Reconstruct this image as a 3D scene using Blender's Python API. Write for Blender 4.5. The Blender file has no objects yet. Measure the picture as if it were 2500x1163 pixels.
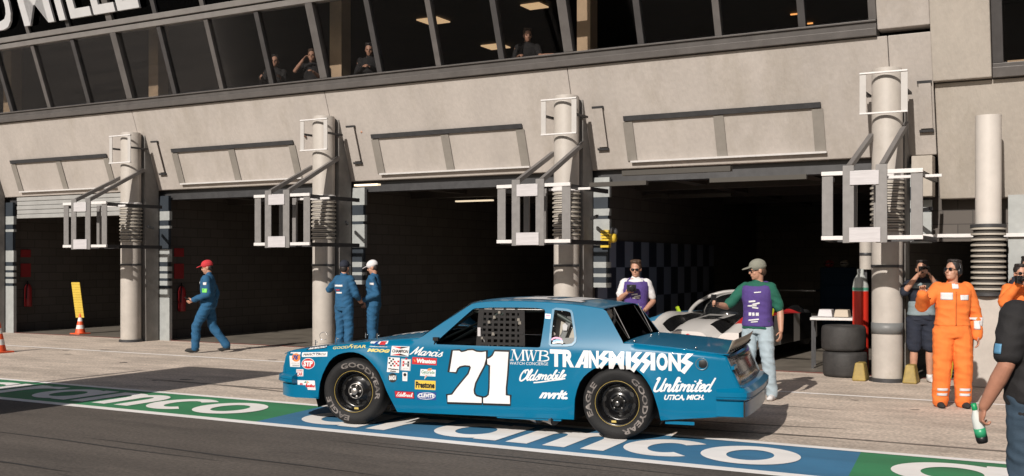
import bpy, bmesh, math, random
from mathutils import Vector, Matrix, noise
from mathutils.bvhtree import BVHTree
random.seed(11)
PI = math.pi
sc = bpy.context.scene
COL = sc.collection

# ------------------------------------------------------------------ camera, sky, sun, exposure
FPX, VPX, HY, EYE = 2600.0, 4650.0, 640.0, 1.74     # focal length and vanishing points measured on the 2500 px photograph
cam = bpy.data.cameras.new('camera')
camo = bpy.data.objects.new('camera', cam)
COL.objects.link(camo)
cam.sensor_width = 36.0
cam.lens = FPX / 2500 * 36
cam.shift_y = (HY - 581.5) / 2500
cam.clip_start, cam.clip_end = 0.05, 3000
camo.location = (0, 0, EYE)
camo.rotation_euler = (PI / 2, 0, math.atan2(FPX, VPX))
sc.camera = camo

SUN_EL, SUN_AZ = math.radians(31), math.radians(-1.5)  # azimuth of the light's travel, from straight at the garages, towards -X
w = bpy.data.worlds.new('World')
sc.world = w
w.use_nodes = True
bg = w.node_tree.nodes['Background']
sky = w.node_tree.nodes.new('ShaderNodeTexSky')
sky.sky_type = 'NISHITA'
sky.sun_disc = False
sky.sun_elevation = SUN_EL
sky.sun_rotation = PI - SUN_AZ
sky.dust_density = 2.0
w.node_tree.links.new(sky.outputs[0], bg.inputs[0])
bg.inputs[1].default_value = 0.05
sl = bpy.data.lights.new('sun', 'SUN')
sl.energy = 4.75
sl.angle = math.radians(0.6)
sl.color = (1.0, 0.93, 0.85)
slo = bpy.data.objects.new('sun', sl)
COL.objects.link(slo)
slo.location = (0, -20, 30)
d_ = Vector((math.sin(SUN_AZ) * math.cos(SUN_EL), math.cos(SUN_AZ) * math.cos(SUN_EL), -math.sin(SUN_EL)))
slo.rotation_euler = d_.to_track_quat('-Z', 'Y').to_euler()
sc.view_settings.view_transform = 'Standard'
sc.view_settings.look = 'None'
sc.view_settings.exposure = 0.0
sc.view_settings.gamma = 1.0
sc.cycles.max_bounces = 8
sc.cycles.transparent_max_bounces = 16
sc.cycles.caustics_reflective = False
sc.cycles.caustics_refractive = False

# ------------------------------------------------------------------ measuring helpers (photo pixel -> point on a known plane)
_n = math.hypot(FPX, VPX)
UX, UZ = VPX / _n, -FPX / _n
def ray(x, y):
    cx = (x - 1250) / FPX
    return Vector((cx * UX + UZ, cx * -UZ + UX, (HY - y) / FPX))
CAM = Vector((0, 0, EYE))
def gnd(x, y, z=0.0):
    r = ray(x, y); return CAM + r * ((z - EYE) / r.z)
def onY(x, y, Y):
    r = ray(x, y); return CAM + r * (Y / r.y)
FY0, FZ0, LEAN = 16.8, 3.32, 0.34
def FY(z): return FY0 - LEAN * (z - FZ0)             # the facade leans out over the pit lane
def fas(x, y, d=0.0):
    r = ray(x, y); t = (FY0 + LEAN * FZ0 - d - LEAN * EYE) / (r.y + LEAN * r.z); return CAM + r * t

# ------------------------------------------------------------------ materials
MATS = {}
def mat(name, col, rough=0.6, metal=0.0, var=0.0, vscale=3.0, bump=0.0, bscale=40.0, coat=0.0, stretch=(1, 1, 1), emit=0.0, spec=0.5, dirt=None, dscale=1.2, dmin=0.5, dmax=0.75, grain=0.0, gscale=70.0):
    """principled material whose colour and roughness wander with noise; dirt = a second colour in blotches"""
    if name in MATS: return MATS[name]
    m = bpy.data.materials.new(name); m.use_nodes = True
    nt = m.node_tree; p = nt.nodes['Principled BSDF']
    p.inputs['Base Color'].default_value = (*col, 1)
    p.inputs['Roughness'].default_value = rough
    p.inputs['Metallic'].default_value = metal
    p.inputs['Specular IOR Level'].default_value = spec
    if coat:
        p.inputs['Coat Weight'].default_value = coat
        p.inputs['Coat Roughness'].default_value = 0.06
    if emit:
        p.inputs['Emission Color'].default_value = (*col, 1)
        p.inputs['Emission Strength'].default_value = emit
    if var or bump or dirt or grain:
        tc = nt.nodes.new('ShaderNodeTexCoord'); mp = nt.nodes.new('ShaderNodeMapping')
        mp.inputs['Scale'].default_value = stretch
        nt.links.new(tc.outputs['Object'], mp.inputs[0])
        cur = None
        if var:
            n = nt.nodes.new('ShaderNodeTexNoise'); n.inputs['Scale'].default_value = vscale; n.inputs['Detail'].default_value = 8; n.inputs['Roughness'].default_value = 0.65
            nt.links.new(mp.outputs[0], n.inputs[0])
            r = nt.nodes.new('ShaderNodeValToRGB')
            r.color_ramp.elements[0].position = 0.28; r.color_ramp.elements[1].position = 0.72
            r.color_ramp.elements[0].color = (*[max(0, c * (1 - var)) for c in col], 1)
            r.color_ramp.elements[1].color = (*[min(1, c * (1 + var)) for c in col], 1)
            nt.links.new(n.outputs[0], r.inputs[0]); cur = r.outputs[0]
            rr = nt.nodes.new('ShaderNodeMapRange'); rr.inputs['To Min'].default_value = max(0.02, rough * 0.8); rr.inputs['To Max'].default_value = min(1, rough * 1.2)
            nt.links.new(n.outputs[0], rr.inputs[0]); nt.links.new(rr.outputs[0], p.inputs['Roughness'])
        if dirt:
            n2 = nt.nodes.new('ShaderNodeTexNoise'); n2.inputs['Scale'].default_value = dscale; n2.inputs['Detail'].default_value = 10; n2.inputs['Roughness'].default_value = 0.7
            nt.links.new(mp.outputs[0], n2.inputs[0])
            r2 = nt.nodes.new('ShaderNodeValToRGB'); r2.color_ramp.elements[0].position = dmin; r2.color_ramp.elements[1].position = dmax
            nt.links.new(n2.outputs[0], r2.inputs[0])
            mx = nt.nodes.new('ShaderNodeMix'); mx.data_type = 'RGBA'
            nt.links.new(r2.outputs[0], mx.inputs[0])
            if cur: nt.links.new(cur, mx.inputs[6])
            else: mx.inputs[6].default_value = (*col, 1)
            mx.inputs[7].default_value = (*dirt, 1); cur = mx.outputs[2]
        if grain and cur:
            n4 = nt.nodes.new('ShaderNodeTexNoise'); n4.inputs['Scale'].default_value = gscale; n4.inputs['Detail'].default_value = 3
            nt.links.new(tc.outputs['Object'], n4.inputs[0]); r4 = nt.nodes.new('ShaderNodeValToRGB')
            r4.color_ramp.elements[0].position = .35; r4.color_ramp.elements[1].position = .65
            r4.color_ramp.elements[0].color = (1 - grain, 1 - grain, 1 - grain, 1); r4.color_ramp.elements[1].color = (1 + grain, 1 + grain, 1 + grain, 1)
            nt.links.new(n4.outputs[0], r4.inputs[0]); m4 = nt.nodes.new('ShaderNodeMix'); m4.data_type = 'RGBA'; m4.blend_type = 'MULTIPLY'; m4.inputs[0].default_value = 1
            nt.links.new(cur, m4.inputs[6]); nt.links.new(r4.outputs[0], m4.inputs[7]); cur = m4.outputs[2]
        if cur: nt.links.new(cur, p.inputs['Base Color'])
        if bump:
            n3 = nt.nodes.new('ShaderNodeTexNoise'); n3.inputs['Scale'].default_value = bscale; n3.inputs['Detail'].default_value = 6
            nt.links.new(mp.outputs[0], n3.inputs[0])
            b = nt.nodes.new('ShaderNodeBump'); b.inputs['Strength'].default_value = bump; b.inputs['Distance'].default_value = 0.02
            nt.links.new(n3.outputs[0], b.inputs['Height']); nt.links.new(b.outputs[0], p.inputs['Normal'])
    MATS[name] = m
    return m
def glass_mat(name, tint, gloss=1.0, rough=0.02):
    if name in MATS: return MATS[name]
    m = bpy.data.materials.new(name); m.use_nodes = True; nt = m.node_tree
    nt.nodes.remove(nt.nodes['Principled BSDF'])
    t = nt.nodes.new('ShaderNodeBsdfTransparent'); t.inputs[0].default_value = (*tint, 1)
    g = nt.nodes.new('ShaderNodeBsdfGlossy'); g.inputs['Roughness'].default_value = rough
    f = nt.nodes.new('ShaderNodeFresnel'); f.inputs[0].default_value = 1.45
    mu = nt.nodes.new('ShaderNodeMath'); mu.operation = 'MULTIPLY'; mu.inputs[1].default_value = gloss
    mx = nt.nodes.new('ShaderNodeMixShader')
    nt.links.new(f.outputs[0], mu.inputs[0]); nt.links.new(mu.outputs[0], mx.inputs[0])
    nt.links.new(t.outputs[0], mx.inputs[1]); nt.links.new(g.outputs[0], mx.inputs[2])
    nt.links.new(mx.outputs[0], nt.nodes['Material Output'].inputs[0])
    MATS[name] = m
    return m

# ------------------------------------------------------------------ mesh builder
def frame_of(p, q):
    d = (Vector(q) - Vector(p)); l = d.length; z = d / l
    x = Vector((0, 0, 1)).cross(z)
    if x.length < 1e-4: x = Vector((1, 0, 0))
    x.normalize(); y = z.cross(x)
    return x, y, z, l
class MB:
    def __init__(s): s.v = []; s.f = []; s.m = []; s.sm = []
    def add(s, vs, fs, mi=0, smooth=False):
        o = len(s.v); s.v += [tuple(v) for v in vs]
        for f in fs: s.f.append(tuple(o + i for i in f)); s.m.append(mi); s.sm.append(smooth)
        return s
    def box(s, x0, x1, y0, y1, z0, z1, mi=0):
        vs = [(x, y, z) for z in (z0, z1) for y in (y0, y1) for x in (x0, x1)]
        return s.add(vs, [(0, 2, 3, 1), (4, 5, 7, 6), (0, 1, 5, 4), (2, 6, 7, 3), (0, 4, 6, 2), (1, 3, 7, 5)], mi)
    def hexa(s, b, t, mi=0):
        return s.add(list(b) + list(t), [(3, 2, 1, 0), (4, 5, 6, 7), (0, 1, 5, 4), (1, 2, 6, 5), (2, 3, 7, 6), (3, 0, 4, 7)], mi)
    def beam(s, p, q, w, h, mi=0):
        x, y, z, l = frame_of(p, q); p = Vector(p); q = Vector(q)
        c = [(-w / 2, -h / 2), (w / 2, -h / 2), (w / 2, h / 2), (-w / 2, h / 2)]
        return s.hexa([p + x * a + y * b for a, b in c], [q + x * a + y * b for a, b in c], mi)
    def tube(s, pts, r, n=10, mi=0, cap=True):
        pts = [Vector(p) for p in pts]; rr = r if isinstance(r, (list, tuple)) else [r] * len(pts)
        vs = []; fs = []; up = Vector((0, 0, 1))
        for i, p in enumerate(pts):
            t = (pts[min(i + 1, len(pts) - 1)] - pts[max(i - 1, 0)]).normalized()
            x = up.cross(t)
            if x.length < 0.05: x = Vector((1, 0, 0)).cross(t)
            x.normalize(); y = t.cross(x)
            for k in range(n):
                a = 2 * PI * k / n; vs.append(p + (x * math.cos(a) + y * math.sin(a)) * rr[i])
        for i in range(len(pts) - 1):
            for k in range(n): fs.append((i * n + k, i * n + (k + 1) % n, (i + 1) * n + (k + 1) % n, (i + 1) * n + k))
        s.add(vs, fs, mi, True)
        if cap:
            s.add(vs[:n], [tuple(range(n))[::-1]], mi); s.add(vs[-n:], [tuple(range(n))], mi)
        return s
    def lathe(s, prof, o=(0, 0, 0), axis='z', n=32, mi=0, closed=False):
        """prof: (radius, height along axis)"""
        vs = []; fs = []
        for r, h in prof:
            for k in range(n):
                a = 2 * PI * k / n; c, d = r * math.cos(a), r * math.sin(a)
                vs.append((o[0] + c, o[1] + d, o[2] + h) if axis == 'z' else (o[0] + d, o[1] + h, o[2] + c) if axis == 'y' else (o[0] + h, o[1] + c, o[2] + d))
        m = len(prof)
        for i in range(m if closed else m - 1):
            j = (i + 1) % m
            for k in range(n): fs.append((i * n + k, i * n + (k + 1) % n, j * n + (k + 1) % n, j * n + k))
        return s.add(vs, fs, mi, True)
    def disc(s, c, r, nrm, n=24, mi=0):
        c = Vector(c); z = Vector(nrm).normalized(); x = z.orthogonal().normalized(); y = z.cross(x)
        return s.add([c + (x * math.cos(2 * PI * k / n) + y * math.sin(2 * PI * k / n)) * r for k in range(n)], [tuple(range(n))], mi)
    def ball(s, c, r, nu=14, nv=9, mi=0, rot=None):
        r = r if isinstance(r, (tuple, list)) else (r, r, r); c = Vector(c); vs = []; fs = []
        for i in range(nv + 1):
            t = PI * i / nv
            for k in range(nu):
                a = 2 * PI * k / nu
                v = Vector((r[0] * math.sin(t) * math.cos(a), r[1] * math.sin(t) * math.sin(a), r[2] * math.cos(t)))
                vs.append(c + (rot @ v if rot else v))
        for i in range(nv):
            for k in range(nu): fs.append((i * nu + k, (i + 1) * nu + k, (i + 1) * nu + (k + 1) % nu, i * nu + (k + 1) % nu))
        return s.add(vs, fs, mi, True)
    def cone(s, p, q, r0, r1, n=14, mi=0):
        """tapered limb with round ends"""
        p = Vector(p); q = Vector(q); d = (q - p); l = max(d.length, 1e-5); z = d / l
        x = z.orthogonal().normalized(); y = z.cross(x); vs = []; fs = []
        rings = [(-r0 * math.sin(a), r0 * math.cos(a)) for a in (PI * .49, PI * .36, PI * .2)] + [(0, r0), (l * .33, r0 + (r1 - r0) * .33), (l * .66, r0 + (r1 - r0) * .66), (l, r1)] + [(l + r1 * math.sin(a), r1 * math.cos(a)) for a in (PI * .2, PI * .36, PI * .49)]
        for h, r in rings:
            for k in range(n): vs.append(p + z * h + (x * math.cos(2 * PI * k / n) + y * math.sin(2 * PI * k / n)) * r)
        m = len(rings)
        for i in range(m - 1):
            for k in range(n): fs.append((i * n + k, i * n + (k + 1) % n, (i + 1) * n + (k + 1) % n, (i + 1) * n + k))
        fs.append(tuple(range(n))[::-1]); fs.append(tuple((m - 1) * n + k for k in range(n)))
        return s.add(vs, fs, mi, True)
    def build(s, name, mats, parent=None, bevel=0.0, fix=True, sharp=None, solid=0.0):
        me = bpy.data.meshes.new(name)
        me.from_pydata(s.v, [], s.f)
        for m in (mats if isinstance(mats, (list, tuple)) else [mats]): me.materials.append(m)
        me.polygons.foreach_set('material_index', s.m); me.polygons.foreach_set('use_smooth', s.sm)
        if fix:
            bm = bmesh.new(); bm.from_mesh(me); bmesh.ops.recalc_face_normals(bm, faces=bm.faces); bm.to_mesh(me); bm.free()
        me.update()
        if sharp: me.set_sharp_from_angle(angle=math.radians(sharp))
        o = bpy.data.objects.new(name, me); COL.objects.link(o)
        if parent is not None: o.parent = parent
        if solid:
            md = o.modifiers.new('thick', 'SOLIDIFY'); md.thickness = solid; md.offset = 0
        if bevel:
            md = o.modifiers.new('edge', 'BEVEL'); md.width = bevel; md.segments = 2; md.limit_method = 'ANGLE'
        return o
def tag(o, label=None, cat=None, group=None, kind=None):
    if label: o['label'] = label
    if cat: o['category'] = cat
    if group: o['group'] = group
    if kind: o['kind'] = kind
    return o
def thing(name, label, cat, loc=(0, 0, 0), rz=0.0, group=None):
    o = bpy.data.objects.new(name, None); COL.objects.link(o); o.location = loc; o.rotation_euler = (0, 0, rz)
    o.empty_display_size = 0.3
    return tag(o, label, cat, group)
def copy_tree(o, parent=None):
    c = o.copy(); COL.objects.link(c)
    if parent is not None: c.parent = parent
    for ch in list(o.children): copy_tree(ch, c)
    return c

# ------------------------------------------------------------------ flat lettering as mesh
def text2d(s, bold=0.0, shear=0.0, space=1.0, res=4):
    """(points, faces) of a string, scaled to the unit square"""
    cu = bpy.data.curves.new('t', 'FONT'); cu.body = s; cu.size = 1; cu.offset = bold; cu.shear = shear; cu.space_character = space
    cu.resolution_u = res; cu.fill_mode = 'FRONT'
    ob = bpy.data.objects.new('t', cu)
    me = bpy.data.meshes.new_from_object(ob)
    vs = [(v.co.x, v.co.y) for v in me.vertices]; fs = [tuple(p.vertices) for p in me.polygons]
    bpy.data.objects.remove(ob); bpy.data.curves.remove(cu); bpy.data.meshes.remove(me)
    x0 = min(v[0] for v in vs); x1 = max(v[0] for v in vs); y0 = min(v[1] for v in vs); y1 = max(v[1] for v in vs)
    return [((x - x0) / (x1 - x0), (y - y0) / (y1 - y0)) for x, y in vs], fs
def fill2d(loops):
    """triangulate closed 2-D loops (holes allowed)"""
    bm = bmesh.new()
    for lp in loops:
        vs = [bm.verts.new((x, y, 0)) for x, y in lp]
        for i in range(len(vs)): bm.edges.new((vs[i], vs[(i + 1) % len(vs)]))
    bmesh.ops.triangle_fill(bm, edges=bm.edges[:], use_beauty=True, use_dissolve=False)
    bm.verts.index_update()
    vs = [(v.co.x, v.co.y) for v in bm.verts]; fs = [tuple(v.index for v in f.verts) for f in bm.faces]
    bm.free(); return vs, fs
def smooth2d(pts, k=6, closed=False):
    """Catmull-Rom through points"""
    n = len(pts); out = []
    rng = range(n if closed else n - 1)
    for i in rng:
        p0 = pts[(i - 1) % n] if closed or i > 0 else pts[0]; p1 = pts[i]; p2 = pts[(i + 1) % n]; p3 = pts[(i + 2) % n] if closed or i + 2 < n else pts[-1]
        for j in range(k):
            t = j / k
            out.append(tuple(0.5 * (2 * p1[c] + (p2[c] - p0[c]) * t + (2 * p0[c] - 5 * p1[c] + 4 * p2[c] - p3[c]) * t * t + (3 * p1[c] - p0[c] - 3 * p2[c] + p3[c]) * t ** 3) for c in range(len(p1))))
    if not closed: out.append(tuple(pts[-1]))
    return out
def ribbon2d(pts, w, closed=False):
    n = len(pts); vs = []; fs = []
    for i in range(n):
        a = pts[(i - 1) % n] if closed or i > 0 else pts[i]; b = pts[(i + 1) % n] if closed or i < n - 1 else pts[i]
        dx, dy = b[0] - a[0], b[1] - a[1]; l = math.hypot(dx, dy) or 1
        if 0 < i < n - 1 or closed:
            d1 = (pts[i][0] - a[0], pts[i][1] - a[1]); d2 = (b[0] - pts[i][0], b[1] - pts[i][1])
            l1 = math.hypot(*d1) or 1; l2 = math.hypot(*d2) or 1
            c = (d1[0] * d2[0] + d1[1] * d2[1]) / l1 / l2
            k = min(1.7, 1 / max(0.35, math.sqrt(max(0, (1 + c) / 2))))
        else: k = 1
        ww = w[i] if isinstance(w, (list, tuple)) else w
        nx, ny = -dy / l * ww / 2 * k, dx / l * ww / 2 * k
        vs += [(pts[i][0] + nx, pts[i][1] + ny), (pts[i][0] - nx, pts[i][1] - ny)]
    for i in range(n if closed else n - 1):
        j = (i + 1) % n; fs.append((2 * i, 2 * i + 1, 2 * j + 1, 2 * j))
    return vs, fs

# ------------------------------------------------------------------ ground
def XatY(px, Y):
    r = ray(px, HY); return r.x / r.y * Y
asphalt = mat('asphalt', (0.100, 0.084, 0.071), 0.85, grain=.2, gscale=30, var=0.28, vscale=1.3, bump=0.35, bscale=90, stretch=(0.22, 1, 1), dirt=(0.055, 0.046, 0.040), dscale=1.1, dmin=0.52, dmax=0.74)
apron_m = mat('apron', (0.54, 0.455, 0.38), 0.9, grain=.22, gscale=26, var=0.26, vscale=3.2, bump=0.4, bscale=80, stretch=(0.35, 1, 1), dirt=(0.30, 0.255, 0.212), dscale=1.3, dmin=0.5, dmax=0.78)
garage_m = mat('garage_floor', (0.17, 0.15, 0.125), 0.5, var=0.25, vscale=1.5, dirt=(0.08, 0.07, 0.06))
green_p = mat('green_paint', (0.035, 0.215, 0.090), 0.75, var=0.22, vscale=2.0, stretch=(0.3, 1, 1), dirt=(0.036, 0.125, 0.070), dscale=2.5, dmin=0.55, dmax=0.9, bump=0.2, bscale=90)
blue_p = mat('blue_paint', (0.040, 0.165, 0.30), 0.75, var=0.2, vscale=2.0, stretch=(0.3, 1, 1), dirt=(0.05, 0.125, 0.20), dscale=2.5, dmin=0.55, dmax=0.9, bump=0.2, bscale=90)
white_p = mat('white_paint', (0.86, 0.83, 0.80), 0.75, var=0.07, vscale=5, stretch=(0.3, 1, 1), dirt=(0.50, 0.47, 0.44), dscale=3, dmin=0.6, dmax=0.95)
red_p = mat('red_paint', (0.33, 0.05, 0.04), 0.7, var=0.3, vscale=8)
def sheet(name, x0, x1, y0, y1, z, m, kind='structure', cuts=1):
    b = MB(); b.add([(x0, y0, z), (x1, y0, z), (x1, y1, z), (x0, y1, z)], [(0, 1, 2, 3)])
    return tag(b.build(name, m, fix=False), kind=kind)
YL, YU = 8.66, 10.09                                   # edges of the painted band
sheet('ground', -700, 700, -500, 900, 0.0, mat('far_ground', (0.13, 0.115, 0.1), 0.9, var=0.3, vscale=0.3))
sheet('pit_lane_road', -150, 90, -30, YL, 0.004, asphalt)
sheet('apron', -150, 90, YU, 16.86, 0.004, apron_m)
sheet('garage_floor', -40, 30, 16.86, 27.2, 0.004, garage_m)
WX0, WPER = -8.15, 6.27
b = MB()
for k in range(-4, 4):
    x0 = WX0 + k * WPER
    b.add([(x0 + .07, YL, .004), (x0 + WPER + .07, YL, .004), (x0 + WPER - .09, YU, .004), (x0 - .09, YU, .004)], [(0, 1, 2, 3)], 0 if k % 2 == 0 else 1)
tag(b.build('painted_band', [blue_p, green_p], fix=False), kind='structure')
b = MB()
def strip(y, wd, x0=-150, x1=90, z=.008): b.add([(x0, y - wd / 2, z), (x1, y - wd / 2, z), (x1, y + wd / 2, z), (x0, y + wd / 2, z)], [(0, 1, 2, 3)])
strip(YL, .15); strip(YU, .12); strip(14.2, .10)
tag(b.build('lane_line', white_p, fix=False), kind='structure')
b = MB(); strip(16.86, .07)
tag(b.build('threshold_line', red_p, fix=False), kind='structure')
# the word on the band: six stretched round lower-case letters
def ring(cx, cy, rx, ry, t, a0=0, a1=360, n=48):
    vs = []; fs = []; full = a1 - a0 >= 360; k = n if full else n + 1
    for i in range(k):
        a = math.radians(a0 + (a1 - a0) * i / n)
        vs += [(cx + rx * math.cos(a), cy + ry * math.sin(a)), (cx + (rx - t) * math.cos(a), cy + (ry - t * .82) * math.sin(a))]
    for i in range(n): j = (i + 1) % k; fs.append((2 * i, 2 * j, 2 * j + 1, 2 * i + 1))
    return vs, fs
LB, LT = 8.93, 9.84                                    # foot and head of the letters
def word(x_shift, name, parent=None):
    b = MB(); cy = (LB + LT) / 2; ry = (LT - LB) / 2; T = .235
    X = lambda px: XatY(px, cy) + x_shift
    def put(vf, dz=0):
        vs, fs = vf
        b.add([(x + (y - cy) * -.05, y, .0085 + dz) for x, y in vs], fs)
    def rect(x0, x1, y0, y1, dz=.001): put(([(x0, y0), (x1, y0), (x1, y1), (x0, y1)], [(0, 1, 2, 3)]), dz)
    def a(px0, px1):
        x0, x1 = X(px0), X(px1); put(ring((x0 + x1) / 2, cy, (x1 - x0) / 2, ry, T)); rect(x1 - T, x1 + .02, LB, LT)
    a(757, 925)
    x0 = X(950); rect(x0, x0 + T, LB, LT, 0); put(ring(x0 + .50, LB + .35, .50, LT - LB - .35, T, 90, 180), .001); rect(x0 + .48, X(1062), LT - T * .82, LT, 0)
    a(1075, 1255)
    x0, x1 = X(1283), X(1515); mw = (x1 - x0 - T) / 2
    for i in range(3): rect(x0 + mw * i, x0 + mw * i + T, LB, LT - (0 if i == 0 else .3), 0)
    for i in range(2): put(ring(x0 + mw * i + (mw + T) / 2, LT - .34, (mw + T) / 2, .34, T, 0, 180 if i else 175, 24), .0012 + i * .0006)
    x0, x1 = X(1530), X(1735); put(ring((x0 + x1) / 2, cy, (x1 - x0) / 2, ry, T, 48, 312))
    x0, x1 = X(1700), X(1953); put(ring((x0 + x1) / 2 + .03, cy, (x1 - x0) / 2 - .03, ry, T), .0015)
    return b.build(name, white_p, fix=False)
for k in (-2, -1, 0, 1):
    tag(word(k * WPER, 'painted_word'), kind='structure')
# dark tyre marks on the road, real rubber laid on the tarmac
rub = mat('rubber_mark', (0.035, 0.032, 0.031), 0.8, var=0.4, vscale=6, stretch=(.2, 1, 1))
b = MB(); rnd = random.Random(3)
for i in range(16):
    y = rnd.uniform(4.2, 8.3); x = rnd.uniform(-11, -1); l = rnd.uniform(1.0, 4.5); wv = rnd.uniform(.012, .05); sl_ = rnd.uniform(-.05, .02)
    p = [(x + l * t / 8, y + sl_ * l * t / 8 + .012 * math.sin(t * 1.3 + i)) for t in range(9)]
    vs, fs = ribbon2d(p, [wv * math.sin(PI * (t + .3) / 8.6) for t in range(9)]); b.add([(q[0], q[1], .0065 + i * .0001) for q in vs], fs)
tag(b.build('tyre_marks', rub, fix=False), kind='structure')

oil = mat('oil_spot', (.10, .088, .076), .6, var=.4, vscale=9)
b = MB(); rnd = random.Random(8)
for i in range(26):
    x = rnd.uniform(-19, -1); y = rnd.uniform(10.4, 16.2); r = rnd.uniform(.02, .11); n = 14; k = rnd.random() * 6
    b.add([(x + r * 1.4 * (1 + .3 * math.sin(3 * t + k)) * math.cos(t), y + r * (1 + .3 * math.cos(2 * t + k)) * math.sin(t), .0052 + i * .00005) for t in [2 * PI * j / n for j in range(n)]], [tuple(range(n))])
tag(b.build('oil_spots', oil, fix=False), kind='structure')
rub2 = mat('apron_rubber', (.17, .145, .122), .8, var=.5, vscale=5, stretch=(.15, 1, 1))
b = MB()
for i in range(12):
    y = rnd.uniform(10.4, 13.8); x = rnd.uniform(-15, -3); l = rnd.uniform(2, 6); cv = rnd.uniform(-.12, .12); wv = rnd.uniform(.03, .10)
    p = [(x + l * t / 10, y + cv * l * (t / 10) ** 2) for t in range(11)]; vs, fs = ribbon2d(p, [wv * math.sin(PI * (t + .4) / 10.8) for t in range(11)]); b.add([(q[0], q[1], .0058 + i * .00005) for q in vs], fs)
tag(b.build('apron_tyre_marks', rub2, fix=False), kind='structure')
# ------------------------------------------------------------------ pit building
def concrete(name, c, **k):
    return mat(name, c, 0.9, var=0.11, vscale=1.2, bump=0.3, bscale=30, stretch=(1, 1, .28), dirt=tuple(v * f for v, f in zip(c, (.72, .70, .64))), dscale=1.1, dmin=.52, dmax=.85, grain=.03, gscale=14)
conc = concrete('concrete', (0.425, 0.386, 0.354))
conc2 = concrete('concrete_pilaster', (0.41, 0.37, 0.325))
pierm = mat('pier_concrete', (0.21, 0.20, 0.188), 0.85, var=0.25, vscale=3, bump=0.2)
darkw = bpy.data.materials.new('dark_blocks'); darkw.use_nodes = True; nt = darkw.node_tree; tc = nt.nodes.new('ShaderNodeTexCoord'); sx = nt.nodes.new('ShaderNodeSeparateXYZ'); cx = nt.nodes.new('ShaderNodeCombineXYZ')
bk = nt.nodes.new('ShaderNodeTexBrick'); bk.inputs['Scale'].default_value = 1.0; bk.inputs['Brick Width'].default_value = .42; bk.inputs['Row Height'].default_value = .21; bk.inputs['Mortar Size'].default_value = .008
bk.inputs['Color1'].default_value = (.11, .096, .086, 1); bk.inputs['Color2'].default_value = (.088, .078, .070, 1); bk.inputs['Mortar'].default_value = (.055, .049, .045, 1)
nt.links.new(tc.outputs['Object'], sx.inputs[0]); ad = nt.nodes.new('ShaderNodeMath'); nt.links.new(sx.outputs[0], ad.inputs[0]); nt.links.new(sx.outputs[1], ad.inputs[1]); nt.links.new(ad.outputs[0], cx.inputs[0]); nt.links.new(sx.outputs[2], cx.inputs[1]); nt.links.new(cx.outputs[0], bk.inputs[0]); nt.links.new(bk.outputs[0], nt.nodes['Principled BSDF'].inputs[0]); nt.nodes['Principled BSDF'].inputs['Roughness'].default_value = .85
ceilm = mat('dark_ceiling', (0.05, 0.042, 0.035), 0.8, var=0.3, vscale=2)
alu = mat('window_metal', (0.135, 0.125, 0.12), 0.45, metal=0.2, var=0.15, vscale=4)
alud = mat('window_metal_dark', (0.07, 0.066, 0.066), 0.5, metal=0.2, var=0.15, vscale=4)
steel = mat('dimmed_steel', (0.215, 0.205, 0.20), 0.5, metal=0.15, var=0.12, vscale=9)  # dimmer than the white rails: weaker light on uprights put into the colour
steeld = mat('dark_steel', (0.055, 0.055, 0.058), 0.5, metal=0.3, var=0.2, vscale=6)
whites = mat('white_steel', (0.66, 0.64, 0.63), 0.45, var=0.08, vscale=9)
gls = glass_mat('window_glass', (0.965, 0.965, 0.965), 0.5)
glsd = glass_mat('window_glass_dark', (0.10, 0.13, 0.15), 0.5)
colX = [-23.9, -18.57, -13.23, -8.0, -2.8]
bld = thing('pit_building', 'long concrete pit building with dark garages below and a leaning strip of windows above', 'building', (0, 0, 0))
def P(X, z, d=0.0): return (X, FY(z) - d, z)
def slab(b, x0, x1, z0, z1, d0, d1, mi=0):             # block hung on the leaning facade, d = distance out of it
    b.hexa([P(x0, z0, d1), P(x1, z0, d1), P(x1, z0, d0), P(x0, z0, d0)], [P(x0, z1, d1), P(x1, z1, d1), P(x1, z1, d0), P(x0, z1, d0)], mi)
    return b
edges = [-40.0, -34.6, -29.2] + colX + [-2.2]
for i in range(len(edges) - 1):
    x0, x1 = edges[i] + .004, edges[i + 1] - .004
    slab(MB(), x0, x1, 3.33, 5.04, -.28, 0).build('fascia_panel', conc, bld, bevel=.012)
# steel lintel and underside behind the fascia
MB().box(-40, -2.25, 16.93, 17.25, 3.12, 3.36).build('lintel', steeld, bld)
# right hand section: pilaster, lower fascia, block beside the window strip
slab(MB(), -2.2, -1.42, 4.34, 9.4, -.3, .10).build('pilaster', conc2, bld, bevel=.015)
slab(MB(), -2.19, 9, 2.68, 4.325, -.3, -.015).build('low_fascia', conc2, bld, bevel=.015)
slab(MB(), -2.93, -2.21, 5.13, 9.4, -.3, .02).build('end_block', conc, bld, bevel=.012)
MB().box(-2.52, -2.23, 16.55, 16.85, 2.70, 3.30).build('corner_block', conc2, bld, bevel=.01)
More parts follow.
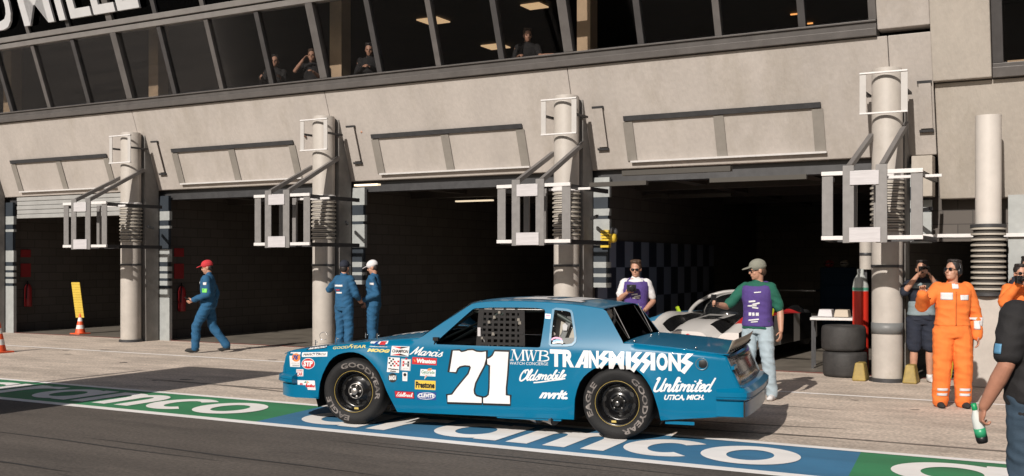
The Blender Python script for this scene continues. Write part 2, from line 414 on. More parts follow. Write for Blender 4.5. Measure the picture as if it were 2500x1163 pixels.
# window strip
Z0, Z1, Z2, Z3 = 5.05, 6.62, 6.86, 8.5
b = MB(); slab(b, -40, -2.94, 5.05, 5.15, -.22, .07); slab(b, -40, -2.94, 5.155, 5.24, -.22, .02); slab(b, -40, -2.94, 5.243, 5.27, -.2, .05)
b.build('window_sill', alu, bld, bevel=.006)
b = MB(); slab(b, -40, -2.94, 6.62, 6.72, -.12, .06); slab(b, -40, -2.94, 6.745, 6.85, -.12, .09)
b.build('window_transom', mat('transom_metal', (0.25, 0.235, 0.225), 0.45, metal=.2, var=.12, vscale=4), bld, bevel=.006)
slab(MB(), -40, -2.94, 6.721, 6.744, -.11, .02).build('transom_gap', alud, bld)
slab(MB(), -40, 9, Z3, 9.4, -.3, .04).build('parapet', conc, bld, bevel=.012)
mx = []
for i in range(len(edges) - 2):
    for k in range(4): mx.append((edges[i] + .09 + (edges[i + 1] - edges[i]) * k / 4, k == 0))
mx.append((-2.99, False))
mx = [m_ for m_ in mx if m_[0] > -27]
for i, (x, big) in enumerate(mx):
    wd = .17 if big else .11
    for za, zb in ((5.272, 6.618), (6.852, 8.5)):
        slab(MB(), x - wd / 2, x + wd / 2, za, zb, -.10, .055 if big else .03).build('mullion', alu if big or i % 2 == 0 else alud, bld, bevel=.006)
for (xa, ba), (xb, bb) in zip(mx[:-1], mx[1:]):
    b = MB(); slab(b, xa, xb, 5.272, 6.618, -.035, -.025); b.build('window_pane', gls, bld)
    b = MB(); slab(b, xa, xb, 6.852, 8.5, -.035, -.025); b.build('window_pane', gls if xa > -14.3 else glsd, bld)
# right hand windows, their sill lower down
b = MB(); slab(b, -1.41, 8, 4.335, 4.47, -.2, .08); slab(b, -1.41, 8, 4.473, 4.53, -.2, .03); b.build('window_sill', alu, bld, bevel=.006)
for x in (-1.34, .1, 1.5, 2.9, 4.3): slab(MB(), x - .07, x + .07, 4.532, 8.5, -.1, .03).build('mullion', alud, bld, bevel=.006)
for x in (-1.34, .1, 1.5, 2.9): slab(MB(), x, x + 1.42, 4.532, 8.5, -.035, -.025).build('window_pane', gls, bld)
# letters fixed to the upper glass
let = mat('white_letter', (0.58, 0.58, 0.59), 0.4, var=.05)
def letters(s, x0, x1, z0, z1, depth=.05):
    vs, fs = text2d(s, bold=.018)
    bm = bmesh.new(); vv = [bm.verts.new((x0 + u * (x1 - x0), 0, z0 + v * (z1 - z0))) for u, v in vs]
    for f in fs:
        try: bm.faces.new([vv[i] for i in f])
        except ValueError: pass
    r = bmesh.ops.extrude_face_region(bm, geom=bm.faces[:])
    for e in r['geom']:
        if isinstance(e, bmesh.types.BMVert): e.co.y -= depth
    for v in bm.verts: v.co.y += FY(v.co.z) - .06
    bmesh.ops.recalc_face_normals(bm, faces=bm.faces)
    me = bpy.data.meshes.new('letters'); bm.to_mesh(me); bm.free(); me.materials.append(let)
    o = bpy.data.objects.new('wall_letters', me); COL.objects.link(o); o.parent = bld
letters('D', -22.15, -21.40, 7.0, 8.05); letters('MILLE', -21.10, -17.45, 7.0, 8.05)
# room behind the windows
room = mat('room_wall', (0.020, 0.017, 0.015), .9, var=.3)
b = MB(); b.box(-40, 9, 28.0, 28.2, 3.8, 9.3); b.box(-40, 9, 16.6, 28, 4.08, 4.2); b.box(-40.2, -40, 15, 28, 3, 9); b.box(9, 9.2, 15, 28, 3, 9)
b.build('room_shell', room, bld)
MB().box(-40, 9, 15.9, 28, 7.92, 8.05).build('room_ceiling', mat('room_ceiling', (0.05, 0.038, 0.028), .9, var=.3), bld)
tan = mat('inner_column', (0.60, 0.43, 0.28), .7, var=.12)
for px, wd in ((365, .30), (822, .30), (1436, .26), (-5, .3)):
    p = fas(px, 180, -1.1); MB().box(p.x - wd / 2, p.x + wd / 2, 17.1, 17.4, 4.21, 7.91).build('inner_column', tan, bld)
warm = mat('warm_lamp', (1.0, 0.66, 0.36), emit=.62)
warm2 = mat('orange_lamp', (1.0, 0.42, 0.12), emit=1.2)
def ceil_lamp(px, py, wx, wy, z, m, name='ceiling_lamp'):
    r = ray(px, py); p = CAM + r * ((z - EYE) / r.z)
    MB().box(p.x - wx / 2, p.x + wx / 2, p.y - wy / 2, p.y + wy / 2, z - .03, z).build(name, m, bld)
ceil_lamp(1058, 50, .62, .62, 7.9, warm); ceil_lamp(1210, 113, .62, .62, 7.9, warm); ceil_lamp(1305, 14, .5, .5, 7.9, warm)
ceil_lamp(1945, 33, .30, .05, 7.9, warm2); ceil_lamp(1970, 57, .30, .05, 7.9, warm2)
# things on the sill inside the right hand window
MB().box(-1.25, 3, 16.75, 17.2, 4.50, 4.62).build('inner_ledge', mat('ledge_wood', (0.5, 0.34, 0.2), .6, var=.2), bld)
# garages: piers, dividing walls, ceilings, back wall, jamb rails
navy = mat('shade_navy', (0.020, 0.028, 0.038), .6, var=.2)
railg = mat('rail_grey', (0.33, 0.345, 0.34), .5, var=.12, vscale=6)
for X in [-34.6, -29.2] + colX:
    b = MB(); prof = [(16.42, 0), (16.78, 0), (16.78, 3.32), (FY(4.5) + .02, 4.5), (16.38, 4.5)]
    n = len(prof); vs = [(X - .24, y, z) for y, z in prof] + [(X + .22, y, z) for y, z in prof]
    b.add(vs, [tuple(range(n))[::-1], tuple(range(n, 2 * n))] + [(i, (i + 1) % n, n + (i + 1) % n, n + i) for i in range(n)])
    b.build('pier', pierm, bld, bevel=.008)
    b = MB(); zz = [2.02, 2.48, 2.54, 2.66, 2.86, 3.2] if X > -3 else [1.3, 1.38, 1.48, 1.54, 1.64, 1.74, 2.02, 2.48, 2.54, 2.66, 2.86, 3.2] if X > -14 else [0, 1.15, 1.22, 1.32, 1.38, 1.48, 1.54, 1.64, 1.74, 2.02, 2.48, 2.54, 2.66, 2.86, 3.2]
    for i in range(len(zz) - 1): b.box(X + .225, X + .225 + (.30 if i % 2 == 0 else .27), 16.80, 16.88 - .005 * (i % 2), zz[i], zz[i + 1], i % 2)  # navy bands: shade from the board frames painted on the rail
    b.build('door_rail', [railg, navy], bld)
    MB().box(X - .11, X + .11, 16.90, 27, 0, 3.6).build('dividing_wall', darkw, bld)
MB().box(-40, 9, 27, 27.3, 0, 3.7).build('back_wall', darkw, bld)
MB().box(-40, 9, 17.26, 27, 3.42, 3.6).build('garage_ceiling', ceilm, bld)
for X in (-31.9, -26.5, -21.5, -15.9, -10.6, -5.4, 0):
    b = MB()
    for k in range(3): b.box(X - 2.45, X + 2.45, 18.9 + k * 2.6, 19.15 + k * 2.6, 3.10, 3.42)
    b.box(X + .9, X + 1.15, 17.3, 26.9, 3.16, 3.419); b.box(X - 1.3, X - 1.05, 17.3, 26.9, 3.16, 3.419)
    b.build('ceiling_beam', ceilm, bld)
tube_l = mat('tube_lamp', (1.0, 0.82, 0.58), emit=.9)
ceil_lamp(1158, 489, .9, .09, 3.05, tube_l, 'tube_lamp'); ceil_lamp(897, 450, .5, .09, 3.08, tube_l, 'tube_lamp')
for px, py, l in ((1510, 444, 1.0), (1650, 412, 1.6), (1850, 431, 1.5), (1560, 476, 1.2), (1700, 474, 1.4)):
    r = ray(px, py); p = CAM + r * ((3.05 - EYE) / r.z)
    MB().box(p.x - l / 2, p.x + l / 2, p.y - .05, p.y + .05, 2.98, 3.05).build('cable_tray', mat('tray', (0.05, .044, .036), .6), bld)
p = onY(1112, 590, 23); MB().box(p.x - .16, p.x + .16, 22.9, 23.0, p.z - .04, p.z + .04).build('exit_lamp', mat('exit_lamp', (.75, .78, .7), emit=.35), bld)
# roller shutter half down in the left bay
b = MB()
for k in range(5): b.box(-23.3, -18.86, 16.83 + .010 * (k % 2), 16.905, 2.80 + k * .105, 2.80 + k * .105 + .098)
b.build('roller_shutter', mat('shutter', (0.36, .36, .35), .5, metal=.2, var=.1), bld, bevel=.012)
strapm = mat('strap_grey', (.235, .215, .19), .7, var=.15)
# sign holders on the fascia, one per bay
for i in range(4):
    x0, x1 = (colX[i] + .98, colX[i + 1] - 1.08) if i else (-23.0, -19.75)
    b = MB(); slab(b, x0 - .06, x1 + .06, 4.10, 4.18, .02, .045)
    b.build('sign_rail', steeld, bld)  # dark height takes in the thin shadow under the rail as well
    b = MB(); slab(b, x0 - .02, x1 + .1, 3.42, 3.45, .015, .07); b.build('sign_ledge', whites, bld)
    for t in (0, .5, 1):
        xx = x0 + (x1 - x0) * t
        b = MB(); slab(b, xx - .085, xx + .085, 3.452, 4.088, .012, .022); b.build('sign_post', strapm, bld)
for X in colX[1:]:
    b = MB(); slab(b, X + .40, X + .57, 3.70, 4.33, .05, .065); b.build('side_plate', conc, bld)
    for z in (3.65, 4.335): slab(MB(), X + .38, X + .58, z, z + .035, .002, .055).build('side_bracket', steeld, bld)
# right bay: lit door bar, dark door head
MB().box(-2.55, 3, 16.70, 16.76, 2.10, 2.15).build('door_bar', whites, bld)
MB().box(-2.5, 8, 17.3, 17.4, 2.05, 3.4).build('door_head', darkw, bld)
b = MB(); b.box(-1.24, -1.02, 16.76, 16.86, 0, 2.7); b.build('door_rail', railg, bld)
# navy chequered graphic on the dividing wall of the third bay
ck = bpy.data.materials.new('chequer_graphic'); ck.use_nodes = True; nt = ck.node_tree; tc = nt.nodes.new('ShaderNodeTexCoord'); mp = nt.nodes.new('ShaderNodeMapping')
mp.inputs['Scale'].default_value = (0, 1 / .40, 1 / .56); mp.inputs['Location'].default_value = (.5, .13, .07); cn = nt.nodes.new('ShaderNodeTexChecker'); cn.inputs['Scale'].default_value = 1
cn.inputs[1].default_value = (.22, .24, .32, 1); cn.inputs[2].default_value = (.022, .026, .045, 1)
nt.links.new(tc.outputs['Object'], mp.inputs[0]); nt.links.new(mp.outputs[0], cn.inputs[0]); nt.links.new(cn.outputs[0], nt.nodes['Principled BSDF'].inputs[0])
MB().box(-7.888, -7.85, 17.1, 23.5, .02, 2.12).build('chequer_panel', ck, bld)

# ------------------------------------------------------------------ columns with pit board frames
colm = mat('column_paint', (0.42, 0.385, 0.348), 0.6, var=0.14, vscale=2.5, bump=.1, dirt=(.30, .26, .21), dscale=1.6, dmin=.55, dmax=.85)
ribm = mat('ribbed_sleeve', (0.42, 0.385, 0.33), 0.6, var=.1)
plate = mat('number_plate', (0.50, 0.48, 0.49), 0.45, var=.12, vscale=14, stretch=(.3, 1, 3))
def column_thing():
    t = thing('column', 'x', 'column', (0, 0, 0))
    MB().lathe([(0.001, 0), (.215, 0), (.215, 4.52), (.2, 4.55), (.001, 4.55)], n=28).build('shaft', colm, t, sharp=40)
    b = MB(); b.lathe([(.25, .004), (.25, .05), (.218, .06)], n=28); b.lathe([(.2165, 1.66), (.226, 1.66), (.226, 1.70), (.2165, 1.70)], n=28); b.build('base_ring', steeld, t, sharp=40)
    pr = []
    for k in range(10): z = 2.16 + k * .076; pr += [(.2135, z), (.2135, z + .022), (.238, z + .030), (.238, z + .058)]
    b = MB(); b.lathe(pr, n=28); nb = 28 * len(pr)
    for i_ in range(len(b.f)): b.m[i_] = 1 if (i_ // 28) % 4 in (0, 1, 3) else 0
    b.build('ribbed_sleeve', [ribm, mat('rib_groove', (.06, .054, .048), .8)], t, sharp=30)
    MB().lathe([(.219, 2.92), (.232, 2.93), (.232, 3.02), (.219, 3.03)], n=28).build('collar', whites, t, sharp=40)
    b = MB(); y = -.30
    for z in (3.88, 4.46): b.box(-.33, .33, y - .015, y + .03, z - .012, z + .012)
    c = b.build('cap_frame', whites, t, bevel=.003)
    for x in (-.285, .285): MB().box(x - .045, x + .045, y, y + .012, 3.894, 4.446).build('cap_strap', mat('cap_strap', (.46, .44, .42), .6, var=.1), c)
    b = MB()
    for x in (-.285, .285): b.box(x - .03, x + .03, y + .014, .19, 4.18, 4.215)
    b.build('cap_bracket', steeld, c)
    b = MB(); y = -1.2
    for z in (2.07, 2.96): b.box(-.665, .665, y - .02, y + .02, z - .028, z + .028)
    b.box(.12, .86, y + .30, y + .335, 2.885, 2.925)
    f = b.build('board_frame', whites, t, bevel=.005); b = MB()
    for x, z0, z1 in ((-.585, 2.1, 2.93), (-.295, 2.0, 3.06), (.14, 2.0, 3.06), (.585, 2.1, 2.93)): b.box(x - .075, x + .075, y - (.045 if abs(x) < .4 else .0), y - (.021 if abs(x) < .4 else -.02), z0, z1)
    for x in (-.30, .02): b.box(x - .05, x + .05, y + .32, y + .36, 2.1, 2.93)
    b.build('upright', steel, f, bevel=.005)
    b = MB(); b.box(-.27, .11, y - .062, y - .047, 2.79, 2.98); b.build('number_plate', plate, f, bevel=.003); MB().box(-.28, .13, y - .062, y - .047, 2.01, 2.21).build('number_plate', plate, f, bevel=.003)
    b = MB()
    b.beam((-.295, y + .02, 3.04), (-.20, -.10, 3.58), .07, .07); b.beam((.14, y + .02, 3.04), (.245, .14, 3.75), .07, .07)
    b.build('brace', mat('brace_steel', (.17, .16, .155), .5, metal=.2, var=.15), f)
    b = MB()
    for z in (2.93, 2.06): b.box(.60, .65, y + .02, .28, z - .035, z + .035)
    for z in (2.90, 2.05): b.box(-.62, -.57, y + .02, y + .38, z - .03, z + .03)
    b.box(-.62, .65, y + .32, y + .37, 2.02, 2.07); b.beam((.62, -.1, 2.50), (.30, .35, 2.48), .04, .05)
    b.build('arm', steeld, f)
    return t
CL = ['cream round column on the far left beside the yellow stick, carrying a steel board frame',
      'cream round column with the two men in blue overalls standing beside it, carrying a steel board frame',
      'cream round column rising behind the roof of the blue race car, carrying a steel board frame',
      'cream round column beside the stacked tyres, carrying a steel board frame and a white square frame at its top']
c0 = column_thing()
for i, X in enumerate(colX[1:]):
    c = c0 if i == 0 else copy_tree(c0)
    c.location = (X, 16.2, 0); c['label'] = CL[i]; c['group'] = 'columns with board frames in front of the garages'
# strap and wheel chocks at the nearest column
tag(MB().lathe([(.217, .70), (.222, .70), (.222, .86), (.217, .86)], o=(-2.8, 16.2, 0), n=28).build('column_strap', mat('grey_tape', (.16, .165, .165), .5, var=.1)), 'grey band of tape round the cream column beside the stacked tyres', 'tape')
yel = mat('yellow_block', (.30, .215, .06), .6, var=.25, vscale=9)
for k, dx in enumerate((-.36, .34)):
    t = MB(); x = -2.8 + dx
    t.hexa([(x - .1, 15.98, .006), (x + .1, 15.98, .006), (x + .1, 16.3, .006), (x - .1, 16.3, .006)], [(x - .06, 16.02, .27), (x + .06, 16.02, .27), (x + .06, 16.26, .27), (x - .06, 16.26, .27)])
    tag(t.build('wheel_chock', yel, bevel=.02), ['yellow block at the foot of the column, between it and the stacked tyres', 'yellow block at the foot of the column, on the side of the orange overalls'][k], 'chock', 'yellow blocks at the column foot')
# second, plain duct at the right
t = thing('duct', 'thick pale duct with a ribbed hose, behind the man in orange overalls', 'duct', (-1.45, 16.2, 0))
MB().lathe([(.001, 2.24), (.170, 2.24), (.170, 3.78), (.001, 3.8)], n=28).build('smooth_pipe', mat('duct_paint', (.56, .52, .48), .5, var=.08, vscale=3), t, sharp=40)
pr = []
for k in range(12): z = 1.32 + k * .076; pr += [(.195, z), (.195, z + .026), (.228, z + .034), (.228, z + .060)]
b = MB(); b.lathe(pr, n=28)
for i_ in range(len(b.f)): b.m[i_] = 1 if (i_ // 28) % 4 in (0, 1, 3) else 0
b.build('ribbed_hose', [ribm, mat('rib_groove', (.06, .054, .048), .8)], t, sharp=30)
b = MB(); b.hexa([(-.20, -.2, .004), (.26, -.2, .004), (.26, .2, .004), (-.20, .2, .004)], [(-.15, -.13, 1.27), (.15, -.13, 1.27), (.15, .13, 1.27), (-.15, .13, 1.27)]); b.build('stand', colm, t, bevel=.02)
MB().lathe([(.235, 2.22), (.235, 2.26), (.175, 2.27)], n=28).build('clamp', steeld, t, sharp=40)
MB().lathe([(.235, 1.27), (.235, 1.31), (.19, 1.32)], n=28).build('clamp', steeld, t, sharp=40)
# tall board added out of view, made to cast the shadow across the band
t = thing('shadow_board', 'tall unseen board added to cast the shadow that crosses the painted band', 'board', (-12.1, 6.5, 0), 0.0)
b = MB(); b.box(-1.30, -1.22, -.05, .05, 0, 3.3); b.box(1.02, 1.12, -.05, .05, 0, 3.85); b.build('post', steeld, t)
MB().box(-1.05, 1.017, -.04, .04, .02, 3.8).build('banner', navy, t)

# ------------------------------------------------------------------ the blue race car
FW = gnd(861, 1040); RW = gnd(1505, 1077)              # where the near wheels touch the ground
_A = (RW - FW); WB = _A.length; _A.normalize(); _B = Vector((-_A.y, _A.x, 0))
CW = 1.80                                              # body width
car = thing('race_car', 'bright blue two-door stock car with a white 71 on its door', 'race car', (FW.x, FW.y, .008), math.atan2(_A.y, _A.x))
def bf(a, z):
    """how far the near flank stands in from the wheel face at station a, height z"""
    t = max(0.0, z - .83); v = .48 * t * t / (t + .10)
    t = max(0.0, .42 - z); v += .35 * t * t
    t = max(0.0, -.42 - a); v += .60 * t * t
    t = max(0.0, a - 3.45); v += .16 * t * t
    for ca, cz in ((0, .36), (WB, .36)):               # flared arch lips
        d = math.hypot(a - ca, z - cz); v -= .022 * math.exp(-((d - .40) / .07) ** 2)
    zt = ztop(a)
    if zt is not None:
        R_ = .07 if a < 1.5 else .045; t = max(0.0, z - (zt - R_)); v += .8 * t * t / R_
    return v
def lerp_tab(tab, x):
    if x <= tab[0][0]: return tab[0][1]
    for (x0, y0), (x1, y1) in zip(tab[:-1], tab[1:]):
        if x <= x1: return y0 + (y1 - y0) * (x - x0) / (x1 - x0)
    return tab[-1][1]
FEN = [(-1.0, .70), (-.92, .735), (-.8, .762), (-.6, .79), (-.35, .825), (0, .862), (.35, .898), (.60, .918), (.78, .93)]
DECK = [(2.9, .945), (3.2, .925), (3.5, .900), (3.9, .852)]
def ztop(a):
    if a < .66: return lerp_tab(FEN, a)
    if a > 3.05: return lerp_tab(DECK, a)
    return None
def sp(x, y):
    """photo pixel -> (a, z) on the near flank"""
    r = ray(x, y); off = 0.0
    for _ in range(7):
        ox, oy = FW.x + _B.x * off, FW.y + _B.y * off
        det = r.x * -_A.y + _A.x * r.y
        t = (ox * -_A.y + _A.x * oy) / det; s = (r.x * oy - r.y * ox) / det
        z = EYE + t * r.z - .008
        off = bf(s, z)
    return s, z
paint = mat('blue_car_paint', (0.0, 0.133, 0.255), 0.32, var=.05, vscale=1.5, coat=.34, spec=.2, dirt=(.012, .155, .28), dscale=5.0, dmin=.70, dmax=.9)
inner = mat('car_interior_black', (.012, .012, .013), .6, var=.3)
blk = mat('satin_black', (.010, .010, .011), .35, var=.3)
rubber = mat('tyre_rubber', (.0125, .0122, .0125), .7, spec=.3, var=.3, vscale=9, bump=.12, bscale=60)
chrome = mat('bright_metal', (.62, .61, .60), .22, metal=1.0)
def from_poly(loops, step=.035, zstep=.018):
    vs, fs = fill2d(loops); bm = bmesh.new()
    vv = [bm.verts.new((x, 0, y)) for x, y in vs]
    for f in fs:
        try: bm.faces.new([vv[i] for i in f])
        except ValueError: pass
    x0 = min(v[0] for v in vs); x1 = max(v[0] for v in vs); y0 = min(v[1] for v in vs); y1 = max(v[1] for v in vs)
    def cut(co, no):
        bmesh.ops.bisect_plane(bm, geom=bm.verts[:] + bm.edges[:] + bm.faces[:], plane_co=co, plane_no=no, dist=1e-5)
    k = x0 + step
    while k < x1: cut((k, 0, 0), (1, 0, 0)); k += step
    k = y0 + zstep
    while k < y1: cut((0, 0, k), (0, 0, 1)); k += zstep
    return bm
def PX(pts): return [sp(x, y) for x, y in pts]
ARCH_F = [(777, 971), (781, 935), (787, 915), (795, 898), (803, 884), (813, 873), (825, 866), (838, 862), (850, 860), (863, 860), (876, 863), (888, 869), (899, 878), (909, 889), (918, 900), (925, 910), (936, 934), (945, 957), (957, 981), (970, 1006)]
ARCH_R = [(1401, 1025), (1402, 1000), (1403, 975), (1408, 953), (1415, 934), (1425, 920), (1436, 910), (1449, 901), (1464, 896), (1480, 892), (1498, 890), (1520, 891), (1539, 896), (1554, 904), (1567, 915), (1578, 929), (1587, 944), (1595, 961), (1601, 979), (1608, 1003), (1613, 1027)]
outline = PX([(696, 962)]) + PX(ARCH_F) + PX([(1100, 1012), (1250, 1019)]) + PX(ARCH_R) + PX([(1680, 1023), (1749, 1019), (1800, 1016)]) + \
    PX([(1806, 990), (1804, 948), (1794, 926), (1785, 906), (1776, 886), (1768, 869)])
rear_edge = PX([(1804, 948), (1794, 926), (1785, 906), (1776, 886), (1768, 869)])
deck_edge = [(a, lerp_tab(DECK, a)) for a in (3.75, 3.6, 3.45, 3.3, 3.15, 3.0)]
cp = PX([(1522, 839), (1518, 830), (1505, 806), (1492, 782), (1480, 760)])      # C-pillar's rear edge
roof_edge = PX([(1472, 755), (1440, 750), (1410, 746), (1378, 743), (1340, 740), (1300, 738), (1260, 737), (1220, 737), (1190, 738), (1168, 740), (1150, 744)])
ap = PX([(1140, 750), (1110, 770), (1080, 789), (1050, 809), (1030, 823)])
fender = [(a, lerp_tab(FEN, a)) for a in (.74, .6, .45, .3, .15, 0, -.15, -.3, -.45, -.6, -.75, -.85)]
nose_edge = PX([(703, 860), (699, 868), (696, 880), (692, 894), (691, 905), (692, 935)])
outline += deck_edge + cp + roof_edge + ap + fender + nose_edge
win1 = PX([(1066, 841), (1064, 836), (1072, 828), (1100, 803), (1130, 776), (1153, 756), (1160, 753), (1200, 751), (1260, 751), (1310, 752), (1328, 755), (1331, 760), (1328, 790), (1322, 830), (1319, 847), (1314, 849), (1240, 847), (1150, 844)])
q_out = [(1350, 754), (1356, 752), (1385, 755), (1395, 758), (1398, 764), (1403, 795), (1407, 825), (1406, 836), (1398, 844), (1386, 846), (1345, 846), (1341, 842), (1343, 815), (1346, 785)]
win2 = PX(q_out)
bm = from_poly([outline, win1, win2])
bm.normal_update()
rim_v = [v.index for v in bm.verts]
for v in bm.verts: v.co.y = bf(v.co.x, v.co.z)
me = bpy.data.meshes.new('body')
bmesh.ops.recalc_face_normals(bm, faces=bm.faces)
if sum(f.normal.y for f in bm.faces) > 0: bmesh.ops.reverse_faces(bm, faces=bm.faces)
dup_ = bmesh.ops.duplicate(bm, geom=bm.verts[:] + bm.edges[:] + bm.faces[:])
nf = [e for e in dup_['geom'] if isinstance(e, bmesh.types.BMFace)]
for e in dup_['geom']:
    if isinstance(e, bmesh.types.BMVert): e.co.y = CW - e.co.y
bmesh.ops.reverse_faces(bm, faces=nf)
for f in bm.faces: f.smooth = True
bm.to_mesh(me); bm.free()
for m_ in (paint, inner): me.materials.append(m_)
body = bpy.data.objects.new('body', me); COL.objects.link(body); body.parent = car
me.set_sharp_from_angle(angle=math.radians(35))
md = body.modifiers.new('thick', 'SOLIDIFY'); md.thickness = .014; md.offset = -1; md.material_offset = 1; md.material_offset_rim = 0
body.modifiers.new('split', 'EDGE_SPLIT').split_angle = math.radians(40)
def sym_grid(b, rows, mi=0):
    """rows of (a, y, z) points -> smooth sheet"""
    n = len(rows[0]); o = [p for r in rows for p in r]
    fs = [(i * n + k, i * n + k + 1, (i + 1) * n + k + 1, (i + 1) * n + k) for i in range(len(rows) - 1) for k in range(n - 1)]
    return b.add(o, fs, mi, True)
def crown_row(a, ze, be, h, bulge=0.0, n=28, p=2.4):
    out = []
    for k in range(n + 1):
        t = k / n; s_ = abs(2 * t - 1); out.append((a + bulge * (1 - s_ * s_), be + (CW - 2 * be) * t, ze + h * (1 - s_ ** p)))
    return out
# hood
HOODC = [(-1, -.015), (-.5, -.01), (-.1, .008), (.2, .035), (.8, .052)]
rows = []
for i in range(25):
    a = -.98 + (.80 + .98) * i / 24; ze = lerp_tab(FEN, a)
    be = bf(min(a, .655), ze)
    h = lerp_tab(HOODC, a)
    rows.append(crown_row(a, ze - .001, be, h, bulge=-.14 * max(0, min(1, (-.2 - a) / .7)) + .02 * max(0, min(1, (a - .3) / .5))))
sym_grid(MB(), rows).build('hood', [paint, inner], car, solid=.006)
# roof
rz = {round(a, 3): z for a, z in roof_edge}
rt = sorted(roof_edge)
rows = []
for i in range(21):
    a = rt[0][0] + (rt[-1][0] - rt[0][0]) * i / 20; ze = lerp_tab(rt, a); be = bf(a, ze)
    t_ = i / 20
    rows.append(crown_row(a, ze - .002, be, .014 + .014 * math.sin(PI * (.12 + .75 * t_)), bulge=-.10 * (1 - t_) ** 3 + .05 * t_ ** 3))
sym_grid(MB(), rows).build('roof', [paint], car, solid=.006)
# boot lid
ca, cz = cp[0]
rows = []
for i in range(19):
    a = ca - .02 + (3.94 - ca + .02) * i / 18; ze = lerp_tab(DECK, a); be = bf(max(a, 3.06), ze)
    rows.append(crown_row(a, ze - .001, be, .014, bulge=-.02 * (1 - i / 18)))
sym_grid(MB(), rows).build('boot_lid', [paint], car, solid=.006)
# glass
def pane(lo, hi, blo, bhi, hlo, hhi, bul_lo, bul_hi, name, m, n=16, rows_n=6, inset=.012):
    rows = []
    for i in range(rows_n + 1):
        t = i / rows_n; a = lo[0] + (hi[0] - lo[0]) * t; z = lo[1] + (hi[1] - lo[1]) * t
        rows.append(crown_row(a, z, blo + (bhi - blo) * t + inset, hlo + (hhi - hlo) * t, bulge=bul_lo + (bul_hi - bul_lo) * t, n=n, p=2))
    return sym_grid(MB(), rows).build(name, m, car)
wl, wh = (ap[-1][0] - .01, ap[-1][1] - .004), (ap[0][0] - .005, ap[0][1] + .02)
pane(wl, wh, bf(.66, wl[1]), bf(*wh), .06, .03, -.12, -.08, 'windscreen', glass_mat('windscreen_glass', (.62, .66, .66), .9))
rl, rh = (cp[0][0], cp[0][1] - .004), (cp[-1][0], cp[-1][1])
rwin = pane(rl, rh, bf(*rl), bf(*rh), .02, .03, -.01, .03, 'rear_window', glass_mat('rear_glass', (.10, .11, .11), .9))
for y in (.34, 1.42):
    b = MB()
    t0 = 1 - (2 * y / CW - 1) ** 2
    b.tube([(rl[0] - .012, y, rl[1] + .022 + .02 * t0), (rh[0] + .015 + .03 * t0, y, rh[1] + .012 + .03 * t0)], .0045, 8)
    b.build('window_strap', mat('strap_metal', (.35, .34, .33), .4, metal=.8), rwin)
# nose cone and front bumper
zs = [.56, .60, .64, .68, .70]
rows = []
def nose_row(a, z, be, bul, n=24):
    return [(a - bul * (1 - abs(2 * k / n - 1) ** 3), be + (CW - 2 * be) * k / n, z) for k in range(n + 1)]
rows = [nose_row(-.90, .50, bf(-.90, .5), .16), nose_row(-.90, .57, bf(-.90, .57), .16), nose_row(-.885, .64, bf(-.885, .64), .16), nose_row(-.86, .705, bf(-.86, .7), .155), nose_row(-.84, .742, bf(-.84, .73), .14)]
b = sym_grid(MB(), rows)
b.build('nose_panel', [paint], car, solid=.01)
for y0, y1 in ((.38, .62), (1.18, 1.42)): MB().box(-1.005, -.95, y0, y1, .595, .655).build('headlamp_cover', plate, car, bevel=.01)
MB().box(-1.055, -1.02, .68, 1.12, .585, .665).build('grille', blk, car, bevel=.008)
def sweep_bumper(path, prof, name, cap_ends=True):
    """path: plan points (a, b) with outward normals; prof: (out, z)"""
    b = MB(); n = len(path); rows = []
    for i, (a, y) in enumerate(path):
        p0 = path[max(0, i - 1)]; p1 = path[min(n - 1, i + 1)]; tx, ty = p1[0] - p0[0], p1[1] - p0[1]; l = math.hypot(tx, ty)
        nx, ny = ty / l, -tx / l
        if name == 'front_bumper': nx, ny = -nx, -ny
        rows.append([(a + nx * o, y + ny * o, z) for o, z in prof])
    m = len(prof); vs = [p for r in rows for p in r]
    fs = [(i * m + k, i * m + (k + 1) % m, (i + 1) * m + (k + 1) % m, (i + 1) * m + k) for i in range(n - 1) for k in range(m)]
    b.add(vs, fs, 0, True)
    b.add(vs[:m], [tuple(range(m))]); b.add(vs[-m:], [tuple(range(m))])
    o = b.build(name, [paint], car, sharp=25); return o
half = [(-.70, .035), (-.80, .075), (-.88, .14), (-.95, .20), (-1.00, .30), (-1.03, .46), (-1.05, .70), (-1.055, .9)]
path = half + [(a, CW - y) for a, y in half[-2::-1]]
fb = sweep_bumper(path, [(.0, .30), (.0, .395), (-.008, .40), (-.008, .41), (.05, .415), (.065, .43), (.065, .452), (.055, .458), (.065, .464), (.06, .49), (.03, .505), (-.01, .53), (-.06, .555), (-.06, .30)], 'front_bumper')
dam = [(-.415, .028), (-.55, .03)] + half
pathd = dam + [(a, CW - y) for a, y in dam[-2::-1]]
sweep_bumper(pathd, [(.002, .262), (.004, .40), (-.02, .40), (-.02, .262)], 'air_dam')
